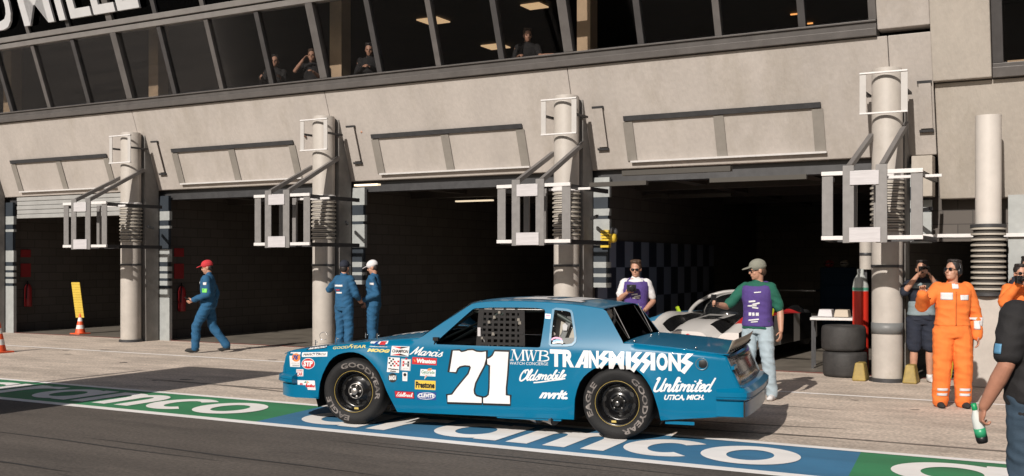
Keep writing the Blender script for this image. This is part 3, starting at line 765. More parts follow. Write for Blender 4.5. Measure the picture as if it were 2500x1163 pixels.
# tail: tail panel, spoiler, rear bumper
halfr = [(3.83, .02), (3.95, .026), (4.06, .036), (4.092, .050), (4.108, .085), (4.125, .26), (4.138, .48), (4.146, .70), (4.15, .9)]
pathr = halfr + [(a, CW - y) for a, y in halfr[-2::-1]]
sweep_bumper(pathr, [(.0, .275), (.0, .415), (-.012, .42), (-.012, .43), (.022, .435), (.03, .445), (.022, .45), (.022, .457), (.032, .463), (.032, .505), (.02, .513), (-.02, .545), (-.16, .575), (-.16, .275)], 'rear_bumper')
MB().box(4.085, 4.10, .02, .032, .28, .42).build('bumper_seam', blk, car)
tl, tu = rear_edge[0], rear_edge[-1]
b = MB()
def tail_row(f, n=16, ins=0.0, da=0.0):
    a = tl[0] + (tu[0] - tl[0]) * f; z = tl[1] + (tu[1] - tl[1]) * f; be = bf(3.85, z) + .01 + ins
    return [(a + .04 * (1 - (2 * k / n - 1) ** 2) + da, be + (CW - 2 * be) * k / n, z) for k in range(n + 1)]
sym_grid(b, [tail_row(f) for f in (-.15, 0, .3, .6, .98)]).build('tail_panel', [paint], car, solid=.01)
tp_m = mat('tail_reflection_plastic', (.075, .07, .07), .12, var=.95, vscale=9, stretch=(1, 1.6, 1), dirt=(.30, .25, .24), dscale=7, dmin=.5, dmax=.62)  # pale blotches are reflections painted into the plastic
sym_grid(MB(), [tail_row(f, ins=.07, da=.012) for f in (.10, .4, .7, .92)]).build('tail_lamp', [tp_m], car, solid=.008)
MB().beam((3.985, .03, .735), (3.99, .20, .74), .03, .03).build('tail_bracket', paint, car)
spm = mat('spoiler_plastic', (.30, .262, .21), .35, var=.12, vscale=3)
sy0, sy1 = .10, CW - .10
b = MB(); n = 12; r0 = []; r1 = []
for k in range(n + 1):
    y = sy0 + (sy1 - sy0) * k / n; t = 1 - (2 * k / n - 1) ** 2
    r0.append((3.925 + .03 * t, y, .862 + .008 * t)); r1.append((3.975 + .035 * t, y, .985 + .008 * t))
o = sym_grid(b, [r0, r1]).build('spoiler', [spm], car, solid=.006)
b = MB()
for k in range(15): y = sy0 + .06 + k * .11; b.ball((3.945 + .03 * (1 - (2 * (y - sy0) / (sy1 - sy0) - 1) ** 2), y, .885), .010, 8, 5)
b.build('rivet', blk, o)
# underbody and wheel housings
b = MB(); b.box(.50, 2.40, .10, CW - .10, .20, .225); b.box(-.85, -.45, .25, CW - .25, .27, .29); b.box(3.30, 4.02, .12, CW - .12, .27, .29)
b.box(-.45, .53, .42, CW - .42, .26, .60); b.box(2.38, 3.33, .42, CW - .42, .26, .60)
for ca_ in (0.0, WB):
    for y0, y1, ye in ((.012, .42, .42), (CW - .42, CW - .012, CW - .42)):
        vs = []; n = 20
        for k in range(n + 1):
            a_ = PI * (-.12) + PI * 1.24 * k / n
            for y in (y0, y1): vs.append((ca_ + .455 * math.cos(a_), y, .33 + .435 * math.sin(a_)))
        b.add(vs, [(2 * k, 2 * k + 1, 2 * k + 3, 2 * k + 2) for k in range(n)], 0, True)
        e = [v for v in vs if abs(v[1] - ye) < .05]; b.add(e, [tuple(range(len(e)))])
b.build('underbody', inner, car)
# rocker strip and side pipes
MB().box(1.62, 2.30, .035, .065, .150, .178).build('skirt_strip', paint, car); MB().box(3.34, 3.62, .05, .07, .175, .205).build('skirt_strip', paint, car)
b = MB()
for x0, x1, y in ((1.55, 2.05, .16), (1.75, 2.23, .10)):
    pr = [(x0, y + .12, .17), (x1 - .12, y + .04, .165), (x1, y - .045, .152)]
    b.tube(pr, [.045, .05, .056], 14, cap=False); b.tube([(x1 + .001, y - .046, .152), (x1 - .06, y, .158)], [.05, .048], 14, 1)
b.build('exhaust_pipe', [mat('exhaust_steel', (.38, .34, .31), .35, metal=.9, var=.3), blk], car)
# ---- wheels
ringm = mat('gold_stripe', (.50, .36, .09), .4)
letm = mat('tyre_lettering', (.215, .19, .175), .85, var=.4, vscale=18, dirt=(.05, .045, .043), dscale=11, dmin=.42, dmax=.66)
def wheel_parts(front):
    t = thing('wheel', None, None)
    tyre = MB().lathe([(.205, .045), (.222, .020), (.245, .006), (.275, -.004), (.305, -.006), (.328, .004), (.342, .022), (.351, .048), (.355, .085), (.356, .135), (.355, .19), (.351, .225), (.342, .25), (.325, .268), (.275, .278), (.225, .262), (.205, .24)], axis='y', n=64).build('tyre', rubber, t)
    b = MB(); 
    b.lathe([(.2215, .0186), (.2205, .0170), (.2185, .0170), (.218, .020)], axis='y', n=64);
    b.build('rim_stripe', ringm, t)
    prof = [(.219, .024), (.212, .024), (.205, .030), (.196, .045), (.190, .075), (.186, .115), (.165, .128), (.135, .122), (.105, .098), (.085, .090), (.072, .088), (.07, .082), (.055, .080), (.001, .080)]
    rim = MB().lathe(prof, axis='y', n=64).build('rim', mat('rim_black', (.005, .005, .0055), .22, var=.2, spec=.5), t)
    b = MB()
    for k in range(8):
        a_ = 2 * PI * k / 8 + .2; c = Vector((.150 * math.sin(a_), .117, .150 * math.cos(a_))); rd = Vector((math.sin(a_), 0, math.cos(a_))); tg = Vector((math.cos(a_), 0, -math.sin(a_)))
        vs = []
        for j in range(12): q = 2 * PI * j / 12; vs.append(c + rd * .017 * math.cos(q) + tg * .030 * math.sin(q) + Vector((0, .004 * math.cos(q), 0)))
        b.add(vs, [tuple(range(12))])
    b.build('rim_slot', mat('slot_dark', (.003, .003, .003), .6), rim)
    b = MB()
    if front:
        b.lathe([(.001, .028), (.034, .028), (.038, .033), (.040, .08)], axis='y', n=28)
        for k in range(5):
            a_ = 2 * PI * k / 5 + .3; b.lathe([(.001, .05), (.013, .05), (.016, .058), (.016, .085)], (.060 * math.sin(a_), 0, .060 * math.cos(a_)), 'y', 12)
        b.lathe([(.075, .072), (.082, .070), (.084, .086)], axis='y', n=28)
        hm = mat('hub_steel', (.40, .38, .36), .35, metal=.8, var=.3)
    else:
        b.lathe([(.001, .018), (.018, .018), (.026, .024), (.030, .03), (.030, .05), (.046, .056), (.046, .085)], axis='y', n=28)
        for k in range(5):
            a_ = 2 * PI * k / 5; b.lathe([(.001, .062), (.011, .062), (.013, .068), (.013, .09)], (.064 * math.sin(a_), 0, .064 * math.cos(a_)), 'y', 12)
        hm = mat('hub_dark', (.16, .155, .15), .28, metal=.9, var=.3)
    b.build('hub', hm, rim)
    MB().add([(-.022 + (.02 if front else -.04), .0285 + .014, -.190), (.028 + (.02 if front else -.04), .0425, -.190), (.024 + (.02 if front else -.04), .041, -.170), (-.02 + (.02 if front else -.04), .041, -.170)], [(0, 1, 2, 3)]).build('rim_sticker', mat('rim_sticker', (.55, .42, .12), .5), rim, solid=.003)
    # raised white lettering round the sidewall
    def arc(s, a0, a1, r0=.258, r1=.313):
        vs, fs = text2d(s, bold=.03, res=2); bm = bmesh.new(); vv = [bm.verts.new((u, v, 0)) for u, v in vs]
        for f in fs:
            try: bm.faces.new([vv[i] for i in f])
            except ValueError: pass
        for k in range(1, 24): bmesh.ops.bisect_plane(bm, geom=bm.verts[:] + bm.edges[:] + bm.faces[:], plane_co=(k / 24, 0, 0), plane_no=(1, 0, 0), dist=1e-6)
        for k in range(1, 4): bmesh.ops.bisect_plane(bm, geom=bm.verts[:] + bm.edges[:] + bm.faces[:], plane_co=(0, k / 4, 0), plane_no=(0, 1, 0), dist=1e-6)
        vl = []; bm.verts.index_update()
        for v in bm.verts:
            th = math.radians(a0 + (a1 - a0) * v.co.x); r = r0 + (r1 - r0) * v.co.y
            yy = lerp_tab([(.245, .006), (.275, -.004), (.305, -.006), (.328, .004)], r) - .0028
            vl.append((r * math.cos(th), yy, r * math.sin(th)))
        fl = [tuple(v.index for v in f.verts) for f in bm.faces]; bm.free()
        return vl, fl
    spans = (('GOODYEAR', 118, -16), ('EAGLE', 262, 192)) if front else (('GOODYEAR', 58, -78), ('EAGLE', 208, 138))
    for s_, a0, a1 in spans: vl, fl = arc(s_, a0, a1); MB().add(vl, fl).build('tyre_lettering', letm, tyre, fix=False)
    return t
for front, a_ in ((True, 0.0), (False, WB)):
    for far in (False, True):
        t = wheel_parts(front); t.parent = car
        t.location = (a_, CW - .004 if far else .004, .353); t.rotation_euler = (0, 0, PI if far else (math.radians(4) if front else 0))
        for k_ in ('label', 'category'): 
            if k_ in t: del t[k_]
# ---- cabin: dash, seat, cage, wheel, net
MB().box(.72, 1.12, .16, CW - .16, .62, .86).build('dashboard', inner, car, bevel=.03)
b = MB(); b.hexa([(1.72, .28, .26), (2.22, .28, .26), (2.22, .84, .26), (1.72, .84, .26)], [(1.70, .30, .44), (2.2, .30, .44), (2.2, .82, .44), (1.70, .82, .44)])
b.hexa([(2.10, .30, .44), (2.24, .30, .44), (2.24, .82, .44), (2.10, .82, .44)], [(2.26, .36, 1.12), (2.36, .36, 1.12), (2.36, .76, 1.12), (2.26, .76, 1.12)])
b.build('seat', inner, car, bevel=.02)
cage_b = mat('cage_blue', (.012, .12, .24), .35, coat=.4)
cage_g = mat('cage_grey', (.05, .065, .06), .45)
b = MB()
def tb(*p, r=.021): b.tube(p, r, 10)
tb((2.10, .235, 1.215), (2.085, .155, .86), (2.08, .12, .60))
b.build('cage_post', cage_b, car)
b = MB()
for y in (.24, CW - .24): tb((1.30, y, 1.22), (2.15, y, 1.24)); tb((1.28, y, 1.21), (.80, y - .07 if y < 1 else y + .07, .86)); tb((2.15, y, 1.23), (2.95, y, .78))
tb((2.15, .24, 1.24), (2.15, CW - .24, 1.24)); tb((1.30, .24, 1.22), (1.30, CW - .24, 1.22)); tb((2.14, .24, 1.20), (2.14, 1.5, .40)); tb((1.0, .16, .55), (2.1, .14, .60)); tb((1.0, 1.62, .62), (2.1, 1.62, .66)); tb((2.15, CW - .24, 1.2), (2.15, CW - .18, .4))
tb((1.24, 1.40, 1.16), (.78, .62, .80)); tb((1.24, 1.2, 1.16), (.72, .42, .84), r=.014)
b.build('roll_cage', cage_g, car)
b = MB(); c = Vector((1.36, .56, .86)); nrm = Vector((1, 0, .35)).normalized(); x_ = Vector((0, 1, 0)); y_ = nrm.cross(x_)
b.tube([c + (x_ * math.cos(2 * PI * k / 24) + y_ * math.sin(2 * PI * k / 24)) * .17 for k in range(25)], .014, 8)
for a_ in (.3, 2.4, 4.4): b.tube([c - nrm * .03, c + (x_ * math.cos(a_) + y_ * math.sin(a_)) * .17], .012, 6)
b.tube([c - nrm * .03, c - nrm * .4], .02, 8); b.build('steering_wheel', blk, car)
# window net: straps woven across the opening
netm = mat('net_webbing', (.014, .0125, .012), .85, var=.3, vscale=20, bump=.3, bscale=200)
b = MB()
def nstrap(px, wpx, dy=0.0):
    """px: pixel polyline along the strap; a flat webbing band just inside the opening"""
    pts = [sp(*p) for p in px]; wd = wpx
    vs, fs = ribbon2d(pts, wd); vv = [(a, bf(a, z) + .018 + dy, z) for a, z in vs]; b.add(vv, fs); b.add([(a, y + .003, z) for a, y, z in vv], [f[::-1] for f in fs])
W_ = .026
for k, (xt, xb, wd) in enumerate(((1174, 1167, .06), (1189, 1185, W_), (1203, 1200, W_), (1217, 1215, W_), (1231, 1229, W_), (1245, 1243, W_), (1259, 1258, W_), (1272, 1273, .06))):
    nstrap([(xt, 754), ((xt + xb) / 2, 800), (xb, 846)], wd, .004 * (k % 2))
for k, y in enumerate((760, 774, 787, 800, 813, 826, 840)):
    nstrap([(1170 - (y - 754) * .07, y - 1), (1220, y), (1277, y + 1)], W_ if k else .035, .002 + .004 * (k % 2))
net = b.build('window_net', netm, car)
b = MB(); r0 = sp(1150, 755); r1 = sp(1326, 757); b.tube([(r0[0], bf(*r0) + .03, r0[1]), (r1[0], bf(*r1) + .03, r1[1])], .008, 8); b.build('net_rod', chrome, car)
rdm = random.Random(5)
for px, py in ((1218, 763), (1206, 775), (1193, 787), (1203, 816), (1265, 781), (1268, 789), (1219, 762), (1176, 826)):
    a, z = sp(px, py); s_ = rdm.uniform(.010, .017); b = MB(); b.add([(a - s_, bf(a, z) + .010, z - s_), (a + s_, bf(a, z) + .010, z - s_ * .8), (a + s_ * .7, bf(a, z) + .010, z + s_), (a - s_ * .8, bf(a, z) + .010, z + s_)], [(0, 1, 2, 3)]); b.build('net_buckle', chrome, net)
a, z = sp(1169, 812); b = MB(); b.box(a - .016, a + .016, bf(a, z) + .006, bf(a, z) + .009, z - .05, z + .05); b.build('net_tag', plate, net)
# quarter window: pane, frame, bolts and the bracing seen through it
qm = mat('window_frame_blue', (.06, .20, .32), .35, coat=.4)
b = MB(); q = PX(q_out); cxq = sum(p[0] for p in q) / len(q); czq = sum(p[1] for p in q) / len(q)
vs, fs = ribbon2d([(a + (cxq - a) * .05, z + (czq - z) * .05) for a, z in q], .022, closed=True)
b.add([(a, bf(a, z) - .004, z) for a, z in vs], fs); qf = b.build('quarter_window', qm, car, solid=.006)
vs, fs = fill2d([q]); b = MB(); b.add([(a, bf(a, z) + .002, z) for a, z in vs], fs); b.build('pane', glass_mat('clear_pane', (.9, .92, .92), .6), qf)
b = MB()
for px, py in ((1373, 760), (1352, 797), (1397, 801), (1373, 841)): a, z = sp(px, py); b.ball((a, bf(a, z) - .006, z), .009, 8, 6)
b.build('bolt', chrome, qf)
def inpanel(px, off, m, name, par=car):
    vs, fs = fill2d([PX(px)]); b = MB(); b.add([(a, bf(a, z) + off, z) for a, z in vs], fs); return b.build(name, m, par, solid=.004)
inpanel([(1346, 752), (1402, 756), (1408, 800), (1404, 832), (1340, 848)], .20, mat('inner_panel', (.42, .37, .31), .6, var=.15), 'inner_panel')
b = MB()
for (p, q_, wd) in (((1356, 760), (1402, 790), .05), ((1390, 762), (1360, 838), .055), ((1345, 838), (1405, 836), .07)):
    vs, fs = ribbon2d([sp(*p), sp(*q_)], wd); b.add([(a, bf(a, z) + .13, z) for a, z in vs], fs)
b.build('inner_brace', blk, car, solid=.02)
inpanel([(1366, 795), (1373, 791), (1379, 797), (1377, 809), (1368, 809)], .10, plate, 'inner_tag')
# fuel filler, hood pins, roof rail bits
a, z = sp(1713, 889)
b = MB(); b.lathe([(.058, -.002), (.060, -.006), (.052, -.006), (.050, .02), (.047, .03)], (a, bf(a, z), z), 'y', 28); fu = b.build('fuel_filler', mat('filler_ring', (.16, .24, .29), .3, metal=.5), car)
MB().lathe([(.051, .016), (.035, .010), (.001, .010)], (a, bf(a, z) - .012, z), 'y', 28).build('filler_cap', mat('filler_cap', (.008, .008, .009), .45, var=.4), fu)
b = MB()
for aa, yy in ((-.62, .30), (-.42, .42), (-.62, 1.5), (.15, .28)):
    zz = lerp_tab(FEN, aa) + .05; b.tube([(aa, yy, zz - .03), (aa, yy, zz + .03)], .006, 6); b.ball((aa + .02, yy, zz + .01), .008, 8, 5)
b.tube([(-.80 + .055 * math.cos(k * .6), .8, .83 + .045 + .045 * math.sin(k * .6)) for k in range(10)], .0025, 5)
for aa, yy in ((3.02, .13), (3.0, 1.0), (3.62, .14), (3.0, 1.4)): b.ball((aa, yy, lerp_tab(DECK, aa) + .02), .013, 8, 5)
b.build('hood_pin', chrome, car)
b = MB(); b.tube([(.93, .02, .86), (.96, .0, .93)], .008, 6); b.box(.93, .99, -.01, .03, .92, .955); b.build('mirror_clip', blk, car)
# groove lines: hood edge, boot edge
b = MB()
for pts in ([(.62 - k * .12, .10 + .0 * k) for k in range(12)],):
    vs, fs = ribbon2d(pts, .006); b.add([(a, y, lerp_tab(FEN, a) + .022 + .01 * min(1, (.66 - a))) for a, y in vs], fs)
b.build('hood_gap', blk, car, solid=.002)

# ------------------------------------------------------------------ painted lettering and stickers on the flank
def c1(x, y): return (640 + .30948 * x, 700 + .30948 * y)
def c2(x, y): return (1240 + .34393 * x, 700 + .34393 * y)
def c3(x, y): return (680 + .18917 * x, 820 + .18917 * y)
SC = {'w': (.74, .73, .73), 'k': (.012, .012, .014), 'r': (.52, .025, .03), 'b': (.02, .06, .25), 'y': (.72, .50, .07), 'o': (.75, .24, .07), 'g': (.02, .22, .12), 'gr': (.40, .40, .42), 'n': (.02, .03, .10), 'py': (.66, .56, .20), 'pk': (.62, .25, .42), 'lb': (.12, .35, .6), 'br': (.35, .22, .08)}
def smat(k): return mat('vinyl_' + k, SC[k], .34, var=.05, coat=.2)
class Decal:
    def __init__(s, conv=None): s.items = []; s.conv = conv or (lambda x, y: (x, y))
    def raw(s, vs, fs, c, layer, grad=0.0): s.items.append((vs, fs, c, layer, grad)); return s
    def q(s, quad, u, v):
        (x0, y0), (x1, y1), (x2, y2), (x3, y3) = quad
        return ((x0 * (1 - u) + x1 * u) * v + (x3 * (1 - u) + x2 * u) * (1 - v), (y0 * (1 - u) + y1 * u) * v + (y3 * (1 - u) + y2 * u) * (1 - v))
    def poly(s, loops, c, layer=1):
        if loops and not isinstance(loops[0][0], (tuple, list)): loops = [loops]
        vs, fs = fill2d([[s.conv(*p) for p in lp] for lp in loops]); return s.raw(vs, fs, c, layer)
    def rect(s, quad, c, layer=1): return s.raw([s.conv(*p) for p in quad], [(0, 1, 2, 3)], c, layer)
    def sub(s, quad, u0, u1, v0, v1): return [s.q(quad, u0, v1), s.q(quad, u1, v1), s.q(quad, u1, v0), s.q(quad, u0, v0)]
    def text(s, quad, t, c, layer=2, bold=.02, shear=0.0, space=1.0):
        vs, fs = text2d(t, bold, shear, space, 3); return s.raw([s.conv(*s.q(quad, u, v)) for u, v in vs], fs, c, layer)
    def oval(s, cx, cy, rx, ry, c, layer=1, n=32):
        return s.raw([s.conv(cx + rx * math.cos(2 * PI * k / n), cy + ry * math.sin(2 * PI * k / n)) for k in range(n)], [tuple(range(n))], c, layer)
    def line(s, pts, w, c, layer=2, closed=False, sm=0, grad=0.0):
        p = smooth2d(pts, sm, closed) if sm else pts
        vs, fs = ribbon2d(p, w, closed); return s.raw([s.conv(*v) for v in vs], fs, c, layer, grad)
    def script(s, quad, word, c, layer=2, w=.26, slant=.35):
        pen = 0.0; strokes = []
        for ch in word:
            g, adv = GL[ch]
            for st in g: strokes.append([(pen + x + y * slant, y) for x, y in st])
            pen += adv
        xs = [p[0] for st in strokes for p in st]; x0, x1 = min(xs), max(xs)
        k = 0
        for st in strokes:
            p = smooth2d(st, 5); n = len(p)
            vs, fs = ribbon2d(p, [w * (.75 + .35 * math.sin(PI * i / max(1, n - 1))) for i in range(n)])
            s.raw([s.conv(*s.q(quad, (x - x0) / (x1 - x0), y / 2.0)) for x, y in vs], fs, c, layer + .12 * (k % 4), .5); k += 1
        return s
    def build(s, name='sticker', label=None, mapper=None, step=.035):
        cols = []; b = MB()
        for vs, fs, c, layer, grad in s.items:
            if c not in cols: cols.append(c)
            az = [sp(*v) for v in vs] if mapper is None else vs
            bm = bmesh.new(); n = len(az); vv = [bm.verts.new((a, i / n * grad, z)) for i, (a, z) in enumerate(az)]
            for f in fs:
                try: bm.faces.new([vv[i] for i in f])
                except ValueError: pass
            for ax in (0, 2):
                lo = min(v.co[ax] for v in bm.verts); hi = max(v.co[ax] for v in bm.verts); k = math.floor(lo / step + 1) * step
                while k < hi:
                    co = [0, 0, 0]; no = [0, 0, 0]; co[ax] = k; no[ax] = 1
                    bmesh.ops.bisect_plane(bm, geom=bm.verts[:] + bm.edges[:] + bm.faces[:], plane_co=co, plane_no=no, dist=1e-6); k += step
            bm.verts.index_update(); out = []
            for v in bm.verts:
                off = .0014 * (layer + v.co.y)
                out.append((v.co.x, bf(v.co.x, v.co.z) - off, v.co.z) if mapper is None else mapper(v.co.x, v.co.z, off))
            b.add(out, [tuple(v.index for v in f.verts) for f in bm.faces], cols.index(c), True); bm.free()
        o = b.build(name, [smat(c) for c in cols], car, fix=False)
        if label: o['label'] = label
        return o
_n1 = [[(0, .9), (.12, 1), (.15, 0)], [(.15, .5), (.35, .9), (.55, .95), (.62, .7), (.62, .15), (.75, 0), (.95, .2)]]
_d1 = [(.6, .85), (.35, 1.0), (.1, .7), (.1, .25), (.3, 0), (.55, .3), (.65, .9)]
GL = {'U': ([[(0, 1.7), (.1, 1.95), (.25, 1.9), (.2, 1.0), (.25, .2), (.5, 0), (.8, .25), (.95, 1.0), (1.0, 1.95)], [(1.0, 1.95), (.95, .6), (1.05, .05), (1.3, .15)]], 1.25),
 'n': (_n1, .9), 'l': ([[(0, .2), (.25, .9), (.4, 1.7), (.32, 2.0), (.2, 1.8), (.2, .4), (.3, 0), (.55, .2)]], .5),
 'i': ([[(0, .6), (.1, 1), (.12, .25), (.25, 0), (.45, .2)], [(.12, 1.38), (.15, 1.45), (.18, 1.55)]], .42),
 'm': ([_n1[0], [(.15, .5), (.35, .9), (.52, .9), (.58, .6), (.58, .0)], [(.58, .5), (.78, .9), (.98, .95), (1.04, .7), (1.04, .15), (1.16, 0), (1.36, .2)]], 1.32),
 't': ([[(.1, .3), (.25, 1.0), (.3, 1.7), (.2, .3), (.35, 0), (.55, .2)], [(0, 1.15), (.3, 1.18), (.6, 1.2)]], .55),
 'e': ([[(0, .3), (.35, .5), (.5, .8), (.35, 1.0), (.1, .75), (.1, .3), (.3, 0), (.6, .2)]], .58),
 'd': ([_d1, [(.75, 2.0), (.62, .5), (.7, 0), (.95, .2)]], .9), 'a': ([_d1, [(.7, 1.0), (.62, .4), (.7, 0), (.95, .2)]], .88),
 'M': ([[(-.1, .1), (.1, .1), (.35, 1.2), (.5, 2.0)], [(.5, 2.0), (.6, .9), (.7, .1)], [(.7, .1), (1.0, 1.2), (1.2, 2.0)], [(1.2, 2.0), (1.2, .8), (1.3, 0), (1.5, .2)]], 1.45),
 'r': ([[(0, .2), (.2, .95), (.3, 1.05), (.35, .85), (.55, .85), (.55, .4), (.6, .05), (.8, .2)]], .75),
 'c': ([[(.55, .8), (.4, 1.0), (.15, .85), (.08, .4), (.25, 0), (.6, .25)]], .6), 's': ([[(0, .2), (.3, .8), (.4, 1.1), (.45, .7), (.6, .3), (.4, 0), (.1, .1)]], .62),
 'O': ([[(.7, 1.9), (.3, 1.8), (.05, 1.0), (.2, .15), (.6, 0), (1.05, .6), (1.1, 1.5), (.8, 1.95), (.5, 1.6), (.7, 1.3)]], 1.15),
 'o': ([[(.35, 1.0), (.1, .75), (.1, .25), (.3, 0), (.55, .3), (.55, .8), (.35, 1.0), (.5, .75), (.75, .8)]], .68),
 'b': ([[(0, .2), (.25, 1.2), (.35, 1.9), (.2, 1.9), (.15, 1.0), (.15, .3), (.35, 0), (.6, .35), (.55, .85), (.4, 1.0), (.7, .8)]], .7),
 'E': ([[(.9, 1.7), (.6, 2.0), (.3, 1.7), (.5, 1.15), (.2, .8), (.1, .3), (.4, 0), (.9, .3)]], .85),
 'k': ([[(0, .2), (.3, 1.2), (.35, 1.9), (.2, 1.8), (.15, 0)], [(.15, .5), (.5, .95), (.3, .5), (.6, 0), (.8, .2)]], .75),
 'R': ([[(.1, 0), (.22, 1.0), (.35, 1.9)], [(0, 1.5), (.4, 2.0), (.9, 1.7), (.75, 1.1), (.3, 1.0)], [(.4, 1.0), (.7, .2), (1.0, .15)]], .95),
 'y': ([[(0, .8), (.1, 1), (.15, .4), (.35, .1), (.6, .6), (.7, 1)], [(.7, 1), (.6, -.2), (.35, -.7), (.15, -.5), (.8, .2)]], .75)}
# the door number
N7 = [(1506, 506), (1556, 506), (1572, 518), (1600, 513), (1625, 504), (1660, 502), (1692, 515), (1728, 518), (1766, 513), (1766, 570), (1750, 625), (1715, 690), (1680, 760), (1668, 815), (1672, 845), (1690, 866), (1732, 876), (1732, 918), (1464, 910), (1464, 858), (1500, 853), (1535, 805), (1580, 750), (1630, 690), (1648, 640), (1640, 624), (1600, 620), (1560, 628), (1540, 645), (1528, 674), (1480, 672)]
N1 = [(1836, 512), (1945, 516), (1940, 580), (1932, 700), (1922, 800), (1922, 858), (1954, 862), (1956, 926), (1745, 919), (1745, 878), (1768, 874), (1790, 855), (1796, 800), (1798, 700), (1800, 622), (1778, 612), (1776, 572), (1800, 562), (1820, 545)]
d = Decal(c1)
for pl in (N7, N1):
    d.line(pl, 25, 'k', 1, closed=True); d.poly(pl, 'w', 2.2)
d.build('door_number', 'white number 71 with a thick black outline on the door')
# big words
d = Decal(c2)
def hv(quad, ch, bold=.055, shear=0.0): d.text(quad, ch, 'w', 1, bold, shear)
top = lambda x: 445 + (x - 298) * .033
bot = lambda x: 568 + (x - 298) * .036
def cell(x0, x1, sk=0): return [(x0 + sk, top(x0)), (x1 + sk, top(x1)), (x1, bot(x1)), (x0, bot(x0))]
hv(cell(298, 388), 'T', .05); hv(cell(389, 471), 'R', .048)
d.poly([[(474, bot(474)), (537, top(537)), (573, top(573)), (569, bot(569)), (537, bot(537)), (539, bot(537) - 24), (521, bot(521) - 24), (510, bot(510))], [(530, 533), (540, 534), (545, 490)]], 'w', 1)
hv(cell(574, 645), 'N', .048); hv(cell(718, 826), 'M', .05); hv(cell(839, 874), 'I', .0); hv(cell(1013, 1046), 'I', .0); hv(cell(1054, 1136), 'O', .055); hv(cell(1140, 1228), 'N', .05)
for i, (x0, x1, dp) in enumerate(((642, 722, 2), (870, 952, 18), (938, 1020, 22), (1226, 1316, 18))):
    t0, b0 = top(x0), bot(x0) + dp; f = lambda u, v: (x0 + u * (x1 - x0), b0 + (t0 - b0) * v)
    d.poly([f(.50, 1.0), f(1.02, .99), f(.52, .69), f(1.0, .53), f(.30, -.02), f(-.02, .13), f(.42, .44), f(-.05, .60)], 'w', 1 + .3 * (i % 2))
d.build('painted_lettering', 'large white jagged capital letters along the rear flank')
d = Decal(c2)
def serif_letter(q, segs):
    for (x0, y0, x1, y1, wd) in segs:
        (px0, py0), (px1, py1) = d.q(q, x0, y0), d.q(q, x1, y1); d.line([(px0, py0), (px1, py1)], wd, 'w', 1 + .15 * (len(d.items) % 5))
qM = [(20, 447), (128, 450), (124, 526), (12, 523)]
serif_letter(qM, [(.14, 0, .2, 1, 4), (.2, 1, .5, 0, 12), (.5, 0, .82, 1, 4), (.82, 1, .86, 0, 13), (.02, .02, .27, .02, 5), (.7, .02, 1.0, .02, 5), (.05, .98, .3, .98, 5), (.75, .98, 1.0, .98, 5)])
qW = [(118, 450), (218, 453), (214, 529), (112, 526)]
serif_letter(qW, [(.12, 1, .32, 0, 12), (.32, 0, .5, 1, 4), (.46, 1, .66, 0, 12), (.66, 0, .86, 1, 4), (0, .98, .28, .98, 5), (.36, .98, .6, .98, 5), (.75, .98, 1.0, .98, 5)])
qB = [(214, 453), (294, 456), (290, 532), (208, 529)]
serif_letter(qB, [(.22, 0, .24, 1, 13), (0, .98, .6, .98, 5), (0, .02, .62, .02, 5), (.25, .53, .62, .53, 5)])
d.line([d.q(qB, *p) for p in ((.55, .98), (.84, .9), (.86, .66), (.58, .53))], [5, 11, 11, 5] + [5] * 20, 'w', 1.4) if False else d.line([d.q(qB, *p) for p in smooth2d([(.55, .98), (.82, .9), (.84, .66), (.55, .53)], 4)], 9, 'w', 1.5)
d.line([d.q(qB, *p) for p in smooth2d([(.55, .53), (.92, .42), (.95, .14), (.55, .02)], 4)], 9, 'w', 1.7)
d.text([(14, 533), (286, 539), (285, 560), (13, 554)], 'WATCH CONCIERGE', 'w', 1, .0)
d.build('painted_lettering', 'thin white serif letters behind the door number')
d = Decal(c2)
d.script([(92, 588), (412, 594), (408, 655), (86, 668)], 'Oldsmobile', 'w', 1, .25, .3)
d.line([(182, 682), (230, 678), (300, 668), (370, 660), (408, 652)], 9, 'w', 1, sm=3)
d.build('painted_lettering', 'white flowing script with an underline stroke')
d = Decal(c2); d.text([(234, 733), (430, 738), (424, 802), (220, 793)], 'nvrlt.', 'w', 1, .05, .32); d.build('painted_lettering', 'small slanted heavy white letters low on the flank')
d = Decal(c2); d.script([(1046, 648), (1474, 648), (1466, 744), (1040, 744)], 'Unlimited', 'w', 1, .25, .3); d.build('painted_lettering', 'white brush script behind the rear wheel')
d = Decal(c2); d.text([(1112, 768), (1396, 768), (1392, 810), (1106, 812)], 'UTICA, MICH.', 'w', 1, .045, .2); d.build('painted_lettering', 'small white capitals under the brush script')
d = Decal(c3); d.script([(1705, 135), (2120, 165), (2112, 272), (1690, 240)], 'Marcis', 'w', 1, .20, .35); d.build('painted_lettering', 'white script name ahead of the door number')
